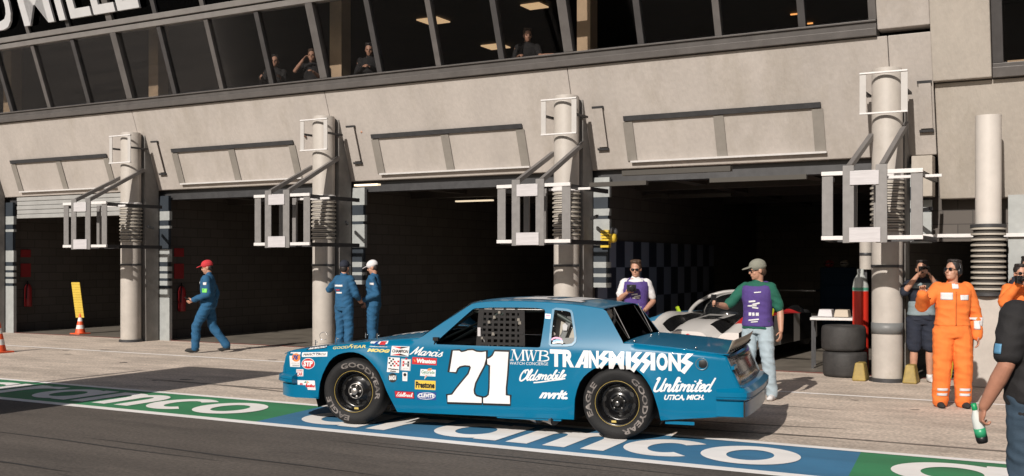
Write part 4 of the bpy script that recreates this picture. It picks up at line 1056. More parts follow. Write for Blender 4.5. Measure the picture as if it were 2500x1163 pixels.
# small stickers on the front wing
def D(): return Decal(c3)
q = [(160, 212), (290, 212), (278, 405), (150, 400)]
D().rect(q, 'w').oval(228, 280, 54, 54, 'o', 2).text([(186, 250), (254, 250), (250, 312), (182, 312)], '76', 'b', 3, .06, .2).text([(168, 348), (274, 350), (273, 362), (167, 360)], 'OFFICIAL FUEL', 'gr', 2, 0).rect([(180, 374), (270, 376), (269, 394), (179, 392)], 'gr', 2).build(label='white sticker with an orange disc and blue 76')
q = [(308, 215), (632, 208), (628, 268), (304, 274)]; d = D(); d.rect(q, 'w').text(d.sub(q, .05, .95, .28, .74), 'PERFECT CIRCLE', 'k', 2, .015, .2).build()
D().oval(384, 360, 85, 71, 'w').oval(384, 360, 78, 64, 'r', 2).text([(325, 322), (446, 322), (442, 398), (322, 398)], 'STP', 'w', 3, .06, .05).build(label='red oval sticker with white capitals')
q = [(230, 432), (322, 432), (320, 523), (228, 523)]; d = D(); d.rect(q, 'w').text(d.sub(q, .08, .92, .62, .92), 'HYPER', 'r', 2, .0).text(d.sub(q, .08, .92, .08, .55), 'CAR', 'r', 2, .03).build()
q = [(245, 573), (468, 580), (480, 702), (252, 692)]; d = D(); d.rect(q, 'w').script(d.sub(q, .1, .95, .30, .68), 'Raybestos', 'r', 2, .34, .25); d.poly([d.q(q, .36, .74), d.q(q, .50, .96), d.q(q, .52, .74)], 'g', 2).poly([d.q(q, .54, .74), d.q(q, .56, .96), d.q(q, .68, .78)], 'o', 2).text(d.sub(q, .1, .95, .08, .17), 'BRAKE PARTS', 'gr', 2, 0).build()
q = [(388, 150), (655, 116), (622, 158), (356, 190)]; d = D(); d.rect(q, 'k').text(d.sub(q, .08, .94, .2, .82), 'MOROSO', 'w', 2, .05, .3).build()
d = D(); d.text([(705, 142), (905, 128), (900, 162), (703, 176)], 'GOOD', 'py', 1, .02, .2).text([(925, 128), (1130, 118), (1126, 158), (922, 163)], 'YEAR', 'py', 1, .02, .2).poly([(890, 165), (915, 138), (930, 112), (972, 108), (945, 122), (925, 140)], 'py', 1.3).build('painted_lettering', 'pale yellow capitals on the front wing')
q = [(1195, 72), (1420, 66), (1405, 147), (1175, 140)]; d = D(); d.rect(q, 'w').text(d.sub(q, .10, .5, .34, .95), 'J', 'b', 2, .09, .2).text(d.sub(q, .50, .92, .34, .95), 'E', 'r', 2, .09, .2).text(d.sub(q, .33, .93, .06, .26), 'PISTONS', 'k', 2, .03).build()
d = D(); d.text([(1152, 162), (1442, 178), (1432, 222), (1142, 206)], 'MOOG', 'py', 1, .08, .25).build('painted_lettering', 'heavy slanted yellow letters over the wheel arch')
q = [(1465, 132), (1692, 140), (1676, 268), (1446, 255)]; d = D(); d.rect(q, 'w')
for u0, u1, c in ((.02, .5, 'r'), (.5, .98, 'k')):
    d.poly([d.q(q, u0, .96), d.q(q, u1, .96), d.q(q, u1, .72 if u1 == .5 else .96 - .0), d.q(q, .5 if u0 < .1 else .5, .72)], c, 2) if False else None
d.poly([d.q(q, .03, .95), d.q(q, .5, .95), d.q(q, .5, .74)], 'r', 2).poly([d.q(q, .5, .95), d.q(q, .97, .95), d.q(q, .5, .74)], 'k', 2).poly([d.q(q, .03, .05), d.q(q, .5, .26), d.q(q, .5, .05)], 'r', 2).poly([d.q(q, .5, .26), d.q(q, .97, .05), d.q(q, .5, .05)], 'k', 2)
d.text(d.sub(q, .06, .95, .33, .66), 'CHAMPION', 'k', 3, .02).build()
q = [(1414, 275), (1566, 285), (1555, 480), (1398, 467)]; d = D(); d.rect(q, 'w')
for i in range(4):
    for j in range(3):
        if (i + j) % 2 == 0: d.rect(d.sub(q, .08 + j * .15, .23 + j * .15, .86 - i * .15 - .02 * j, .97 - i * .15 - .02 * j), 'k', 2)
for i in range(3):
    for j in range(3):
        if (i + j) % 2 == 0: d.rect(d.sub(q, .52 + j * .15, .67 + j * .15, .66 - i * .13 + .02 * j, .77 - i * .13 + .02 * j), 'r', 2.4)
d.text(d.sub(q, .06, .95, .17, .28), 'Western', 'k', 2, .05).text(d.sub(q, .25, .75, .03, .14), 'Auto', 'k', 2, .05).build()
q = [(1585, 297), (1710, 305), (1700, 455), (1575, 445)]; d = D(); d.rect(q, 'w'); d.line([d.q(q, *p) for p in ((.07, .05), (.93, .05), (.93, .95), (.07, .95))], 6, 'gr', 2, closed=True)
d.rect(d.sub(q, .16, .34, .36, .82), 'r', 2).rect(d.sub(q, .66, .84, .36, .82), 'k', 2).rect(d.sub(q, .34, .66, .52, .66), 'k', 2.2).text(d.sub(q, .2, .8, .53, .65), 'HURST', 'w', 3, .02).text(d.sub(q, .18, .82, .14, .24), 'SHIFTERS', 'gr', 2, 0).oval(1650, 296, 14, 12, 'r', 2).build()
q = [(1728, 275), (2045, 290), (2040, 382), (1722, 365)]; d = D(); d.rect(q, 'r').text(d.sub(q, .18, .96, .2, .82), 'Winston', 'w', 2, .06, .12).poly([d.q(q, .05, .75), d.q(q, .13, .55), d.q(q, .16, .3), d.q(q, .09, .4)], 'o', 2).build(label='red sticker with heavy white letters')
q = [(1835, 430), (2030, 440), (2025, 527), (1827, 517)]; d = D(); d.rect(q, 'w').text(d.sub(q, .07, .94, .36, .86), 'Gatorade', 'g', 2, .01).rect(d.sub(q, .2, .8, .14, .22), 'gr', 2).poly([(1930, 425), (1980, 418), (1968, 450), (1918, 452)], 'o', 1.5).poly([(1893, 505), (1925, 512), (1882, 566)], 'w', 1.2).poly([(1902, 512), (1920, 514), (1888, 550)], 'o', 2.5).build()
q = [(1762, 573), (2028, 583), (2025, 702), (1760, 690)]; d = D(); d.rect(q, 'y').text(d.sub(q, .04, .96, .16, .86), 'Prestone', 'k', 2, .05).build(label='yellow sticker with heavy black letters')
q = [(1785, 722), (2037, 730), (2030, 832), (1785, 825)]; d = D(); d.rect(q, 'b').oval(1910, 778, 116, 46, 'w', 2).oval(1910, 778, 108, 40, 'b', 3).text([(1808, 742), (2014, 750), (2010, 800), (1806, 795)], 'CLEVITE', 'w', 4, .05).text([(1830, 806), (1985, 810), (1984, 820), (1829, 816)], 'ENGINE PARTS', 'w', 4, .0).build()
q = [(1495, 708), (1750, 722), (1758, 817), (1505, 803)]; d = D(); d.rect(q, 'n').rect(d.sub(q, .03, .97, .08, .92), 'r', 2).script(d.sub(q, .1, .92, .26, .78), 'Edelbrock', 'w', 3, .24, .3).build()
D().oval(1473, 543, 57, 60, 'k').text([(1428, 515), (1520, 512), (1517, 570), (1430, 572)], 'BANZAI', 'w', 2, .05).build(label='black round sticker with white letters')
q = [(1600, 468), (1665, 472), (1662, 587), (1600, 583)]; d = D(); d.rect(q, 'w').oval(1632, 503, 20, 21, 'k', 2).rect(d.sub(q, .2, .8, .42, .47), 'gr', 2).rect(d.sub(q, .2, .8, .22, .27), 'gr', 2).build()
q = [(1331, 766), (1345, 767), (1344, 779), (1331, 778)]; d = Decal(); d.rect(q, 'w').rect(d.sub(q, .15, .85, .55, .8), 'pk', 2).build()
d = Decal(); 
for i, (c, pts) in enumerate((('pk', [(1346, 830), (1355, 825), (1368, 827), (1372, 833)]), ('lb', [(1350, 834), (1360, 831), (1374, 834)]), ('w', [(1349, 838), (1362, 836), (1375, 837)]))): d.line(pts, 4, c, 2 + .4 * i, sm=4)
d.build()
# number on the roof and lettering on the bonnet, seen nearly edge-on
def roof_map(a, y, off):
    ze = lerp_tab(rt, a) if True else 0; t_ = (a - rt[0][0]) / (rt[-1][0] - rt[0][0]); be = bf(a, ze); s_ = abs(2 * (y - be) / (CW - 2 * be) - 1)
    h = .014 + .014 * math.sin(PI * (.12 + .75 * max(0, min(1, t_))))
    return (a, y, ze - .002 + h * (1 - s_ ** 2.4) + .004 + off)
def mapnum(pl, a0, a1, y0, y1):                        # the same numerals, laid flat with their tops to the far side
    return [(a0 + (x - 1450) / 520 * (a1 - a0), y0 + (930 - y) / 430 * (y1 - y0)) for x, y in pl]
d = Decal()
for pl in (N7, N1):
    p = mapnum(pl, 1.62, 2.42, .42, 1.42); vs, fs = ribbon2d(p, .045, True); d.raw(vs, fs, 'k', 1); vs, fs = fill2d([p]); d.raw(vs, fs, 'w', 2.5)
d.build('roof_number', mapper=roof_map)
def hood_map(a, y, off):
    aa = a - .02 * max(0, min(1, (a - .3) / .5)); ze = lerp_tab(FEN, aa); be = bf(min(aa, .655), ze); s_ = abs(2 * (y - be) / (CW - 2 * be) - 1)
    h = lerp_tab(HOODC, aa)
    return (a, y, ze - .001 + h * (1 - s_ ** 2.4) + .006 + off)
d = Decal()
for k in range(5):
    p = smooth2d([(.02 + k * .11, .50), (.04 + k * .11, .75), (.09 + k * .11, .95), (.07 + k * .11, .70), (.12 + k * .11, .52)], 5); vs, fs = ribbon2d(p, .035); d.raw(vs, fs, 'w', 1 + .3 * k)
d.build('painted_lettering', mapper=hood_map)

# ------------------------------------------------------------------ people
def bake(b, voxel, smooth=3, wr=0.0, seed=0, wf=9.0):
    me = bpy.data.meshes.new('tmp'); me.from_pydata(b.v, [], b.f)
    bm = bmesh.new(); bm.from_mesh(me); bmesh.ops.recalc_face_normals(bm, faces=bm.faces); bm.to_mesh(me); bm.free()
    o = bpy.data.objects.new('tmp', me); COL.objects.link(o)
    m = o.modifiers.new('r', 'REMESH'); m.mode = 'VOXEL'; m.voxel_size = voxel
    m = o.modifiers.new('s', 'SMOOTH'); m.iterations = smooth; m.factor = .5
    dg = bpy.context.evaluated_depsgraph_get(); out = bpy.data.meshes.new_from_object(o.evaluated_get(dg))
    bpy.data.objects.remove(o); bpy.data.meshes.remove(me)
    if wr:
        sd = Vector((seed * 3.1, seed * 1.7, seed * .9)); ns = [v.normal.copy() for v in out.vertices]
        for v, n in zip(out.vertices, ns):
            p = v.co; q = Vector((p.x * wf * .6, p.y * wf * .6, p.z * wf * 1.25 + (p.x + p.y) * 3.0)) + sd
            k = 1 - abs(noise.noise(q)) * 2.6; k2 = noise.noise(q * 2.1)
            v.co += n * wr * (k * .8 + k2 * .5)
    for p in out.polygons: p.use_smooth = True
    return out
def mesh_obj(name, me, m, parent):
    me.materials.clear(); me.materials.append(m)
    o = bpy.data.objects.new(name, me); COL.objects.link(o); o.parent = parent; me.name = name; return o
skin = mat('skin', (.46, .245, .165), .5, var=.1, vscale=14)
skin_t = mat('skin_tanned', (.40, .19, .125), .5, var=.12, vscale=14)
eyem = mat('eye_dark', (.02, .015, .012), .2)
def V(*a): return Vector(a)
def hand(b, wr, d, w, n, curl=.45, s=1.0):
    """palm and five fingers: d points to the knuckles, w to the thumb side, n out of the palm"""
    d = Vector(d).normalized(); w = Vector(w); w = (w - d * w.dot(d)).normalized(); n = w.cross(d) if Vector(n).dot(w.cross(d)) > 0 else d.cross(w)
    R = Matrix((w, n, d)).transposed()
    b.ball(wr + d * .052 * s, (.041 * s, .0155 * s, .055 * s), 12, 8, rot=R)
    for i, l in enumerate((.074, .083, .077, .060)):
        base = wr + d * (.092 - .004 * abs(i - 1.3)) * s + w * (.031 - .0205 * i) * s; p = base; a = curl * (.8 + .1 * i); r = .0092 * s
        for k, f in enumerate((.45, .32, .25)):
            q = p + (d * math.cos(a) + n * math.sin(a) + w * (.10 - .06 * i) * (1 - k * .4)) * l * f * s
            b.cone(p, q, r, r * .9, 8); p = q; r *= .9; a += curl * 1.1
    p = wr + d * .028 * s + w * .030 * s; q = p + (d * .62 + w * .62 + n * .30).normalized() * .045 * s; e = q + (d * .80 + w * .25 + n * .45).normalized() * .034 * s
    b.cone(p, q, .0125 * s, .0105 * s, 8); b.cone(q, e, .0105 * s, .0085 * s, 8)
def torso(b, inf, z0, z1, lean=(0, 0), k=1.0, n=20):
    tab = [(.84, .150, .105), (.90, .168, .118), (.98, .163, .116), (1.08, .146, .104), (1.18, .152, .110), (1.28, .168, .118), (1.37, .176, .112), (1.43, .165, .092), (1.475, .105, .072), (1.50, .064, .060)]
    zs = [z0] + [t[0] for t in tab if z0 < t[0] < z1] + [z1]; rings = []
    for z in zs:
        hx = lerp_tab([(t[0], t[1]) for t in tab], z) * k + inf; hy = lerp_tab([(t[0], t[2]) for t in tab], z) * k + inf
        t = max(0, z - .95); rings.append([V(hx * math.copysign(abs(math.cos(a)) ** .85, math.cos(a)) + lean[0] * t, hy * math.copysign(abs(math.sin(a)) ** .85, math.sin(a)) + lean[1] * t, z) for a in [2 * PI * i / n for i in range(n)]])
    vs = [p for r in rings for p in r]; fs = [(i * n + j, i * n + (j + 1) % n, (i + 1) * n + (j + 1) % n, (i + 1) * n + j) for i in range(len(rings) - 1) for j in range(n)]
    fs += [tuple(range(n))[::-1], tuple((len(rings) - 1) * n + j for j in range(n))]
    b.add(vs, fs)
STAND = dict(hip=.095, knL=(.105, -.02, .50), knR=(-.105, -.02, .50), anL=(.115, .03, .085), anR=(-.115, .03, .085), shz=1.425, shx=.185, elL=(.25, .03, 1.14), elR=(-.25, .03, 1.14), wrL=(.27, -.06, .90), wrR=(-.27, -.06, .90))
def person(label, loc, rz, pose=None, scale=1.0, lean=(0, 0), head=(0, 0, 0), top=None, sleeve=1.0, bottom=None, leg=1.0, shoes=None, vest=None, cap=None, hair=None, glasses=None, muffs=False, hands=None, sk=None, vox=.0085, fat=1.0, armk=1.0, seed=1, group=None, loose=0.0, hem=None):
    """pose: joint overrides; head: yaw, pitch, roll in degrees; top/bottom/...: materials"""
    S = dict(STAND); S.update(pose or {}); J = {k: (Vector(v) if isinstance(v, tuple) else v) for k, v in S.items()}
    sk = sk or skin; hands = hands or {}
    t = thing('person', label, 'person', loc, rz, group); t.scale = (scale,) * 3
    L = V(lean[0], lean[1], 0); up = lambda z: L * max(0, z - .95)
    sh = {'L': V(J['shx'], 0, J['shz']) + up(J['shz']), 'R': V(-J['shx'], 0, J['shz']) + up(J['shz'])}
    el = {'L': J['elL'] + up(J['elL'].z) * .0, 'R': J['elR']}; wr = {'L': J['wrL'], 'R': J['wrR']}
    hp = {'L': V(J['hip'], 0, .92), 'R': V(-J['hip'], 0, .92)}; kn = {'L': J['knL'], 'R': J['knR']}; an = {'L': J['anL'], 'R': J['anR']}
    ft = {s: an[s] + V(.02 if s == 'L' else -.02, -.13, -.05) for s in 'LR'}
    for s in 'LR':
        if 'ft' + s in J: ft[s] = J['ft' + s]
    hc = V(0, -.02, 1.635) + up(1.55); HR = Matrix.Rotation(math.radians(head[0]), 3, 'Z') @ Matrix.Rotation(math.radians(head[1]), 3, 'X') @ Matrix.Rotation(math.radians(head[2]), 3, 'Y')
    H = lambda x, y, z: hc + HR @ V(x, y, z)
    b = MB()
    torso(b, -.012, .86, 1.49, lean, fat)
    b.cone(V(0, .012, 1.44) + up(1.44), H(0, .02, -.05), .060, .054)
    b.ball(H(0, .010, .030), (.077, .095, .097), 18, 12, rot=HR); b.ball(H(0, -.028, -.045), (.060, .061, .078), 14, 10, rot=HR); b.ball(H(0, -.062, -.094), (.028, .024, .022), 10, 7, rot=HR)
    b.cone(H(0, -.086, .012), H(0, -.104, -.024), .009, .0145, 8); b.ball(H(0, -.082, -.060), (.025, .014, .012), 10, 6, rot=HR); b.ball(H(0, -.080, .022), (.050, .016, .010), 10, 6, rot=HR)
    for s in (1, -1): b.ball(H(.077 * s, .012, -.012), (.012, .022, .033), 8, 6, rot=HR); b.ball(H(.042 * s, -.058, -.030), (.020, .02, .02), 8, 6, rot=HR)
    for s in 'LR':
        b.cone(sh[s], el[s], .050 * armk, .041 * armk); b.cone(el[s], el[s] + (wr[s] - el[s]) * .35, .041 * armk, .043 * armk); b.cone(el[s] + (wr[s] - el[s]) * .35, wr[s], .043 * armk, .028 * armk)
        hd, hw, hn, cu = hands.get(s, ((wr[s] - el[s]).normalized() + V(0, -.25, -.1), (0, -1, 0), (-1 if s == 'L' else 1, 0, 0), .42))
        hand(b, wr[s], hd, hw, hn, cu)
        b.cone(hp[s], kn[s], .082, .056); b.cone(kn[s], kn[s] + (an[s] - kn[s]) * .35, .054, .057); b.cone(kn[s] + (an[s] - kn[s]) * .35, an[s], .057, .037); b.cone(an[s] + V(0, .02, -.045), ft[s], .034, .028)
    body_o = mesh_obj('body', bake(b, vox, 2), sk, t)
    b = MB()
    if not glasses:
        for s in (1, -1): b.ball(H(.030 * s, -.083, .004), (.015, .009, .008), 8, 6, rot=HR)
        b.build('eyes', eyem, t)
    out = {'root': t, 'H': H, 'HR': HR, 'sh': sh, 'el': el, 'wr': wr}
    def clothes(name, b, m, wrk=.006, v=.011, sm=3): o = mesh_obj(name, bake(b, v, sm, wrk, seed + len(name)), m, t); out[name] = o; return o
    if bottom:
        b = MB(); torso(b, .010 + loose * .5, .84, 1.06, lean, fat); 
        for s in 'LR':
            b.cone(hp[s] + V(0, 0, -.01), kn[s], .098 + loose, .074 + loose)
            if leg > .5: e = kn[s] + (an[s] - kn[s]) * (min(1, (leg - .5) * 2)); b.cone(kn[s], e + V(0, 0, .0), .074 + loose, .062 + loose)
            else: pass
        if leg <= .5:
            b = MB(); torso(b, .012, .84, 1.06, lean, fat)
            for s in 'LR': b.cone(hp[s] + V(0, 0, -.01), hp[s] + (kn[s] - hp[s]) * (leg * 2), .102 + loose, .092 + loose)
        clothes('trousers' if leg > .5 else 'shorts', b, bottom, .010)
    if top:
        b = MB(); torso(b, .016 + loose * .6, hem or (.90 if not out.get('trousers') or loose < .02 else .98), 1.485, lean, fat)
        for s in 'LR':
            b.cone(sh[s] + V(-.02 if s == 'L' else .02, 0, -.005), sh[s] + (el[s] - sh[s]) * min(1, sleeve * 2), .066 * armk + loose * .6, .060 * armk + loose * .6)
            if sleeve > .5: b.cone(el[s], el[s] + (wr[s] - el[s]) * (min(1, (sleeve - .5) * 2) * .97), .060 * armk + loose * .6, .044 + loose * .6)
        b.cone(V(0, .01, 1.46) + up(1.46), V(0, .008, 1.50) + up(1.5), .070, .064)
        clothes('overalls' if top is bottom else 'shirt', b, top, .010)
    if vest:
        b = MB(); torso(b, .032, .93, 1.44, lean, fat)
        for s in (1, -1): b.cone(V(.09 * s, -.03, 1.42) + up(1.42), V(.09 * s, .05, 1.44) + up(1.44), .062, .06)
        clothes('vest', b, vest, .005)
    if shoes:
        b = MB()
        for s in 'LR': b.cone(an[s] + V(0, .03, -.035), ft[s], .045, .036); b.ball((an[s] + ft[s]) / 2 + V(0, -.005, -.03), (.046, .13, .028), 12, 7); b.cone(an[s], an[s] + V(0, 0, .03), .046, .044)
        clothes('shoes', b, shoes, 0, .010, 2)
    if hair:
        b = MB()
        if not cap: b.ball(H(0, .024, .045), (.086, .097, .094), 16, 11, rot=HR)
        b.ball(H(0, .055, -.01), (.074, .06, .075), 14, 9, rot=HR)
        for k in range(0 if cap else 9): a = k * 2.4; b.ball(H(.05 * math.cos(a), .01 + .05 * math.sin(a), .115), (.035, .035, .022), 8, 5, rot=HR)
        clothes('hair', b, hair, .005, .008, 1)
    if cap:
        b = MB(); b.ball(H(0, .012, .058), (.092, .112, .088), 18, 12, rot=HR); b.ball(H(0, .014, .042), (.093, .113, .045), 18, 8, rot=HR); b.ball(H(0, -.128, .046), (.066, .078, .010), 14, 6, rot=HR @ Matrix.Rotation(.18, 3, 'X'))
        clothes('cap', b, cap, .001, .007, 2)
    if glasses:
        b = MB()
        for s in (1, -1): b.ball(H(.031 * s, -.096, .006), (.026, .006, .019), 12, 7, rot=HR); b.beam(H(.056 * s, -.092, .010), H(.080 * s, .012, .004), .005, .006)
        b.beam(H(-.01, -.1, .01), H(.01, -.1, .01), .006, .006); b.build('glasses', glasses, t)
    if muffs:
        b = MB()
        for s in (1, -1):
            z = HR @ V(s, 0, 0); b.ball(H(.092 * s, .008, -.008), (.026, .040, .050), 12, 8, rot=HR)
        b.tube([H(.098 * math.cos(a), .010, -.0 + .135 * math.sin(a)) for a in [PI * k / 12 for k in range(13)]], .009, 8); b.build('ear_defenders', blk, t)
    return out
def patch(P_, cloth, o, d, w_, h_, m, name='badge', nx=6, ny=5, rot=0.0):
    """a sewn-on patch laid on the cloth by casting from o along d"""
    ob = P_[cloth]; me = ob.data; bv = BVHTree.FromPolygons([v.co for v in me.vertices], [tuple(p.vertices) for p in me.polygons])
    o = Vector(o); d = Vector(d).normalized(); rx = d.cross(V(0, 0, 1)).normalized(); ry = rx.cross(d); b = MB(); pts = []
    for j in range(ny + 1):
        for i in range(nx + 1):
            u = (i / nx - .5) * w_; v = (j / ny - .5) * h_; c, s = math.cos(rot), math.sin(rot)
            h = bv.ray_cast(o + rx * (u * c - v * s) + ry * (u * s + v * c), d)
            if h[0] is None: return None
            pts.append(h[0] - d * .006)
    b.add(pts, [(j * (nx + 1) + i, j * (nx + 1) + i + 1, (j + 1) * (nx + 1) + i + 1, (j + 1) * (nx + 1) + i) for j in range(ny) for i in range(nx)], 0, True)
    return b.build(name, m, ob, solid=.003)
def cl(name, c, var=.18): return mat('cloth_' + name, c, .85, var=var, vscale=7, bump=.25, bscale=160)
bl_suit = cl('blue_overall', (.012, .085, .185)); navy_c = cl('navy', (.012, .016, .03)); whit_c = cl('white', (.66, .65, .66), .06); purp = cl('purple', (.075, .042, .20)); grn = cl('green_polo', (.008, .10, .065)); jean = cl('pale_jeans', (.36, .44, .49), .14); blkc = cl('black', (.012, .011, .012)); oran = cl('orange', (.80, .19, .035), .10); djean = cl('dark_jeans', (.030, .055, .085)); greyc = cl('grey_teal', (.20, .25, .27)); shoe = cl('dark_shoe', (.02, .02, .02)); wshoe = cl('white_shoe', (.6, .58, .57), .05); redc = cl('red_cap', (.50, .03, .04)); olive = cl('olive_cap', (.21, .21, .17)); brown_h = mat('hair_brown', (.06, .032, .018), .6, var=.4, vscale=30); dark_h = mat('hair_dark', (.014, .010, .009), .6, var=.4, vscale=30)
refl = mat('reflective_band', (.60, .60, .62), .3); lime = mat('lime_band', (.18, .65, .12), .6); sung = mat('dark_lens', (.01, .01, .012), .1)
d2r = math.radians
fwd = (0, -1, 0)
# walking away to the left in blue overalls
p = person('person in blue overalls and a red cap walking left past the garages', gnd(508, 862), d2r(-58), dict(knL=(.09, -.20, .52), anL=(.09, -.22, .10), knR=(-.09, .06, .50), anR=(-.09, .33, .14), ftR=V(-.09, .24, .05), ftL=V(.09, -.37, .06), elL=(.26, .06, 1.14), wrL=(.22, -.22, 1.02), elR=(-.24, .10, 1.14), wrR=(-.22, .06, .88)), 1.0, head=(8, 12, 0), top=bl_suit, bottom=bl_suit, shoes=shoe, cap=redc, hair=dark_h, seed=3, loose=.012, vox=.010)
patch(p, 'overalls', (.7, -.01, 1.20), (-1, 0, 0), .13, .075, lime, 'arm_band'); patch(p, 'overalls', (.06, -.8, 1.34), (0, 1, 0), .12, .05, whit_c); patch(p, 'overalls', (.7, .0, 1.33), (-1, 0, 0), .07, .05, whit_c)
w_ = p['wr']['L']; q = MB(); q.box(-.035, .035, -.012, .0, -.07, .07); o = q.build('phone', blk, bevel=.004); tag(o, 'small dark phone in the hand of the walker with the red cap', 'phone'); M_ = p['root']; 
def in_hand(o, P_, off, rot=(0, 0, 0)):
    r = P_['root']; M = Matrix.Translation(r.location) @ Matrix.Rotation(r.rotation_euler.z, 4, 'Z') @ Matrix.Scale(r.scale.x, 4)
    o.location = M @ Vector(off); o.rotation_euler = (rot[0], rot[1], rot[2] + r.rotation_euler.z); return o
in_hand(o, p, w_ + V(-.01, -.10, .02), (1.0, 0, 0))
# the pair behind the column
p = person('person in blue overalls and a dark cap seen from behind, drinking, by the column', gnd(840, 868), d2r(172), dict(elL=(.44, -.04, 1.22), wrL=(.24, -.15, 1.47), elR=(-.23, -.08, 1.14), wrR=(-.10, -.27, 1.06), knL=(.11, -.02, .5)), 1.0, head=(20, -2, 0), top=bl_suit, bottom=bl_suit, shoes=shoe, cap=navy_c, hair=dark_h, seed=5, loose=.012, vox=.010)
patch(p, 'overalls', (0, .8, 1.30), (0, -1, 0), .20, .035, whit_c); patch(p, 'overalls', (0, .8, 1.17), (0, -1, 0), .16, .03, whit_c); patch(p, 'overalls', (.02, .8, 1.22), (0, -1, 0), .10, .02, redc)
q = MB(); q.lathe([(.001, 0), (.03, 0), (.032, .01), (.032, .10), (.028, .115), (.001, .115)], n=14); o = tag(q.build('drink_can', mat('can_dark', (.05, .07, .1), .3, metal=.5)), 'small can lifted to the mouth by the one in the dark cap', 'can'); in_hand(o, p, p['wr']['L'] + V(-.06, -.06, .02))
p = person('person in blue overalls and a white cap looking left beside the column', gnd(912, 864), d2r(-62), dict(elL=(.23, .09, 1.15), wrL=(.19, -.14, 1.03), elR=(-.24, .02, 1.14), wrR=(-.2, -.14, .95)), 1.0, head=(-6, 18, 0), top=bl_suit, bottom=bl_suit, shoes=shoe, cap=whit_c, hair=dark_h, seed=7, loose=.012, vox=.010)
patch(p, 'overalls', (.7, .0, 1.33), (-1, 0, 0), .09, .04, whit_c); patch(p, 'overalls', (.7, .02, .72), (-1, 0, 0), .09, .05, whit_c)
# photographer behind the car
p = person('person with brown hair in a purple bib and white shirt behind the blue car', gnd(1552, 918), d2r(24), dict(elR=(-.25, .02, 1.17), wrR=(-.14, -.20, 1.27), elL=(.27, .05, 1.14), wrL=(.12, -.20, 1.00)), 1.0, head=(-10, 10, 0), top=whit_c, sleeve=.36, bottom=navy_c, shoes=shoe, vest=purp, hair=brown_h, glasses=sung, seed=9, loose=.006, hands={'R': ((.45, -.5, .7), (.8, -.2, .3), (.3, -.6, 0), .8)})
for x, z, ww, hh, ro in ((-.02, 1.25, .09, .02, .1), (.02, 1.222, .10, .02, .2), (0, 1.195, .11, .018, 0), (.02, 1.05, .13, .018, .1), (0, 1.02, .14, .02, 0), (.03, .99, .10, .018, .1)): patch(p, 'vest', (x, -.8, z), (0, 1, 0), ww, hh, whit_c, 'print', rot=ro)
q = MB(); q.box(-.07, .07, -.04, .04, -.05, .05); q.lathe([(.036, 0), (.04, .01), (.04, .12), (.034, .13), (.001, .128)], (0, -.04, 0), 'y', 18); o = tag(q.build('camera', blk, bevel=.006), 'black camera held at the chest of the person with brown hair', 'camera'); o.scale = (1, -1, 1); in_hand(o, p, p['wr']['R'] + V(.07, -.08, .08))
# man with olive cap
p = person('person in a purple bib, green polo, pale jeans and an olive cap', gnd(1850, 976), d2r(-4), dict(elR=(-.37, -.10, 1.17), wrR=(-.43, -.34, 1.21), elL=(.27, .06, 1.13), wrL=(.30, .0, .88), knL=(.14, -.02, .5), anL=(.17, .05, .085), knR=(-.11, -.03, .5), anR=(-.12, -.02, .085)), 1.0, head=(-48, 8, 0), top=grn, sleeve=.42, bottom=jean, shoes=wshoe, vest=purp, cap=olive, hair=brown_h, glasses=sung, seed=11, loose=.008, hands={'R': ((-.1, -1, .15), (.2, .1, 1), (1, 0, 0), .75)})
for x, z, ww, hh, ro in ((-.02, 1.245, .09, .022, .1), (.03, 1.215, .10, .022, .25), (-.02, 1.19, .12, .02, .05), (.02, 1.165, .08, .016, -.1), (-.05, 1.085, .035, .042, 0), (-.005, 1.085, .03, .042, .2), (.045, 1.085, .04, .04, 0), (0, 1.015, .14, .018, .12), (.01, .99, .09, .014, .1), (.05, 1.36, .09, .014, .1)): patch(p, 'vest', (x, -.8, z), (0, 1, 0), ww, hh, whit_c, 'print', rot=ro)
q = MB(); q.box(-.037, .037, -.005, .005, -.075, .075); o = tag(q.build('phone', blk, bevel=.003), 'dark phone held out by the one in the olive cap', 'phone'); in_hand(o, p, p['wr']['R'] + V(.02, -.10, .05), (0, 0, .9))
# marshal
p = person('person in orange marshal overalls with ear defenders, head turned up to the left', gnd(2325, 996), d2r(22), dict(elR=(-.36, -.05, 1.22), wrR=(-.40, -.24, 1.36), elL=(.27, .05, 1.12), wrL=(.285, .0, .86), knL=(.12, -.02, .5), knR=(-.12, -.02, .5), anL=(.13, .03, .085), anR=(-.13, .03, .085)), 1.0, head=(-50, -10, 0), top=oran, bottom=oran, shoes=shoe, hair=dark_h, glasses=sung, muffs=True, seed=13, loose=.030, fat=1.03, hands={'R': ((-.1, -.3, .9), (.9, -.2, 0), (0, -1, 0), .7)})
patch(p, 'overalls', (-.10, -.8, 1.335), (0, 1, 0), .13, .085, whit_c); patch(p, 'overalls', (.10, -.8, 1.32), (0, 1, 0), .10, .06, whit_c); patch(p, 'overalls', (.9, 0.01, 1.03), (-1, 0, 0), .10, .10, whit_c, 'arm_band'); patch(p, 'overalls', (.27, -.8, .99), (0, 1, 0), .07, .10, whit_c, 'arm_band')
patch(p, 'overalls', (.0, -.8, 1.19), (0, 1, 0), .012, .40, cl('orange_seam', (.5, .11, .02)), 'zip', 2, 14); patch(p, 'overalls', (0, -.8, 1.455), (0, 1, 0), .075, .06, whit_c, 'undershirt')
for s in (1, -1):
    for z in (.165, .225): patch(p, 'trousers', (s * .128, -.8, z), (0, 1, 0), .125, .03, refl, 'leg_band')
b = MB(); b.hexa([(-.05, -.105, 1.50), (.05, -.105, 1.50), (.05, -.06, 1.52), (-.05, -.06, 1.52)], [(-.06, -.07, 1.54), (.06, -.07, 1.54), (.06, -.03, 1.55), (-.06, -.03, 1.55)]); 
